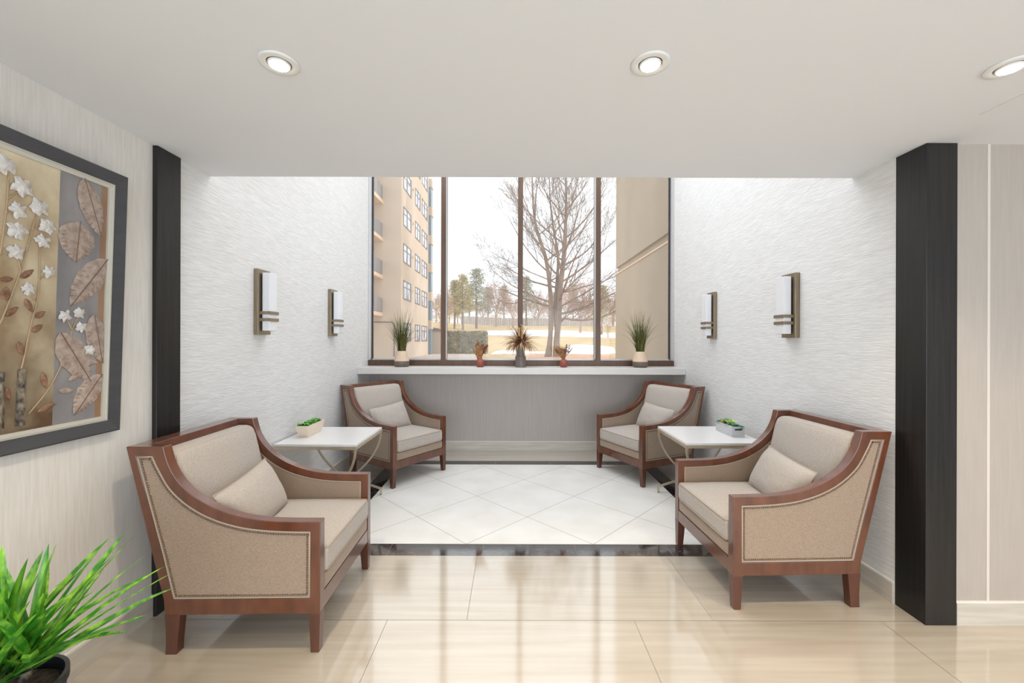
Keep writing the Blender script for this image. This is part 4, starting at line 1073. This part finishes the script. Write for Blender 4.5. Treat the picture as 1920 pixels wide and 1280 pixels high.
# background trees
def needle_mass(mb, rd, c, rx, rz, n, s=.3, cur=0):
    for k in range(n):
        a = rd.uniform(0, 2 * pi); z_ = rd.uniform(-1, 1); q = sqrt(1 - z_ * z_) * rd.uniform(.55, 1) ; P = c + Vector((rx * q * cos(a), rx * q * sin(a), rz * z_ * rd.uniform(.6, 1)))
        u = Vector((rd.uniform(-1, 1), rd.uniform(-1, 1), rd.uniform(-.5, .5))).normalized() * s; v = u.cross(Vector((rd.uniform(-1, 1), rd.uniform(-1, 1), rd.uniform(-1, 1)))).normalized() * s * .35
        mb.cur = cur; mb.add([P - u, P + v, P + u, P - v], [(0, 1, 2, 3)])
def pine(seed, mf, mb_=None):
    rd = random.Random(seed); root = thing('pine_tree', (0, 0, 0), '', 'tree', 'pines on the far slope')
    tk = MB(); tk.tube([(0, 0, -.3), (.1, 0, 4), (.05, .1, 8), (.1, 0, 12.4)], [.28, .22, .15, .05], 7)
    fo = MB()
    for k in range(46):
        h = 3.6 + 9.0 * (k / 46); rr = max(.5, 2.9 * (1 - ((h - 3) / 10.5) ** 1.3)) * rd.uniform(.6, 1.15); a = k * 2.4 + rd.uniform(-.4, .4)
        e = Vector((rr * cos(a), rr * sin(a), h + .25 * rr)); tk.tube([(.08, 0, h - .2), tuple(e)], [.06, .02], 4)
        for t in (.5, .8, 1.0): needle_mass(fo, rd, Vector((.08, 0, h - .2)).lerp(e, t) + Vector((rd.uniform(-.3, .3), rd.uniform(-.3, .3), rd.uniform(-.2, .2))), 1.0, .34, 24, .22)
    tk.build('trunk', M['bark'], root); fo.build('foliage', mf, root); return root
def fuzz(seed, mf, nm, grp, hgt=9):
    rd = random.Random(seed); root = thing(nm, (0, 0, 0), '', 'tree', grp)
    tk = MB(); tk.tube([(0, 0, -.3), (0, .1, hgt * .3)], [.24, .18], 7, caps=False)
    for k in range(7):
        a = k * 2.4; grow(tk, rd, Vector((0, 0, hgt * (.22 + .04 * k))), Vector((cos(a) * .6, sin(a) * .6, .8)).normalized(), hgt * .5, .11, 3, .6, .07, (4, 6), .013)
    tk.build('branches', M['bark_red'], root)
    fo = MB()
    for k in range(60):
        a = rd.uniform(0, 2 * pi); z = rd.uniform(.18, .97) * hgt; q = hgt * .36 * sqrt(max(.05, 1 - ((z / hgt - .6) / .42) ** 2)) * sqrt(rd.random())
        needle_mass(fo, rd, Vector((q * cos(a), q * sin(a), z)), 1.0, .7, 40, .12)
    fo.build('foliage', mf, root); return root
pA = pine(31, M['pine']); pB = pine(32, M['pine2']); pC = pine(37, M['pine'])
fA = fuzz(33, M['russet'], 'russet_tree', 'reddish trees on the far slope'); fB = fuzz(34, M['gold_leafy'], 'golden_tree', 'yellow green trees on the far slope')
used = set()
def place(proto, px, Y, s, rz, label):
    x = (px - 960) / F * Y; loc = (x, Y, gz(x, Y))
    if proto.name not in used: used.add(proto.name); proto.location = loc; proto.rotation_euler = (0, 0, rz); proto.scale = (s, s, s); proto['label'] = label
    else: dup(proto, loc, rz, label, None, (s, s, s))
place(pA, 852, 92, .86, 0, 'leaning olive pine on the slope just above the hedge left end')
place(pB, 893, 96, 1.10, 1.2, 'tallest grey green pine, middle of the second window pane')
place(pC, 868, 90, .95, 2.5, 'thin grey green pine on the slope above the hedge right half')
place(fB, 826, 86, .95, 0, 'yellow green tree beside the apartment block corner')
place(fA, 930, 105, 1.30, .4, 'broad reddish tree left of the middle mullion')
place(pB, 987, 112, 1.05, 3.1, 'grey green pine right of the middle mullion')
place(fA, 962, 100, .9, 2.0, 'smaller reddish tree behind the middle mullion')
place(fA, 1088, 88, 1.30, 4.0, 'reddish tree behind the right side of the bare tree')
place(fA, 1010, 118, 1.15, 1.0, 'reddish tree far behind the left trunk of the bare tree')
place(pC, 1128, 84, .80, .7, 'olive pine at the right, beside the wing wall')
place(fB, 1140, 76, .45, .9, 'low yellow green bush tree near the wing wall')
place(fB, 842, 112, 1.0, 3.9, 'yellow green tree behind the hedge, at the left mullion')
place(pB, 915, 125, .9, 5.0, 'distant grey green pine behind the broad reddish tree')
place(fA, 1060, 120, 1.1, 2.9, 'distant reddish tree seen between the bare branches')
place(pA, 1040, 124, .8, 2.2, 'distant olive pine behind the trunks of the bare tree')
place(pA, 880, 118, .9, 2.2, 'distant olive pine between the two nearer pines')
place(fA, 1150, 110, 1.2, 5.2, 'distant reddish tree at the edge of the wing wall')
for k, (px_, Y_, s_4) in enumerate([(818, 128, 1.0), (858, 132, 1.0), (905, 136, .9), (945, 130, 1.0), (975, 138, 1.0), (1002, 134, 1.1), (1030, 140, 1.0), (1075, 136, 1.1), (1098, 132, 1.0), (1120, 140, 1.0), (1148, 134, 1.0)]):
    place((fA, fB, fA, pB)[k % 4], px_, Y_, s_4, k * 1.3, ['distant hazy tree of the far row, ' + q for q in ('leftmost, by the apartment block', 'second from the left', 'third from the left', 'just left of the middle mullion', 'at the middle mullion', 'just right of the middle mullion', 'behind the tree trunks', 'right of the tree trunks', 'fourth from the right mullion side', 'behind the right mullion', 'rightmost, by the wing wall')][k])
place(fB, 1105, 118, .9, 1.7, 'distant yellow green tree behind the right mullion')
sc_b = MB(); rd = random.Random(77)
for k in range(150):
    x = rd.uniform(-26, 34); y = rd.uniform(114, 124); needle_mass(sc_b, rd, Vector((x, y, gz(x, y) + rd.uniform(.6, 2.6))), 1.6, 1.3, 46, .16, rd.choice([0, 0, 1, 2]))
tag(sc_b.build('thicket', [M['russet'], M['pine2'], M['gold_leafy']], kind='stuff'), 'tangled pale thicket along the foot of the far trees', 'bushes')
fn = MB()
for k in range(60):
    x = -14 + k * .62; fn.box((x, 113, gz(x, 113) - .3), (x + .58, 113.06, gz(x, 113) + 2.0 + .15 * (k % 2)))
tag(fn.build('board_fence', M['fence']), 'pale board fence along the top of the far slope behind the trees', 'fence')
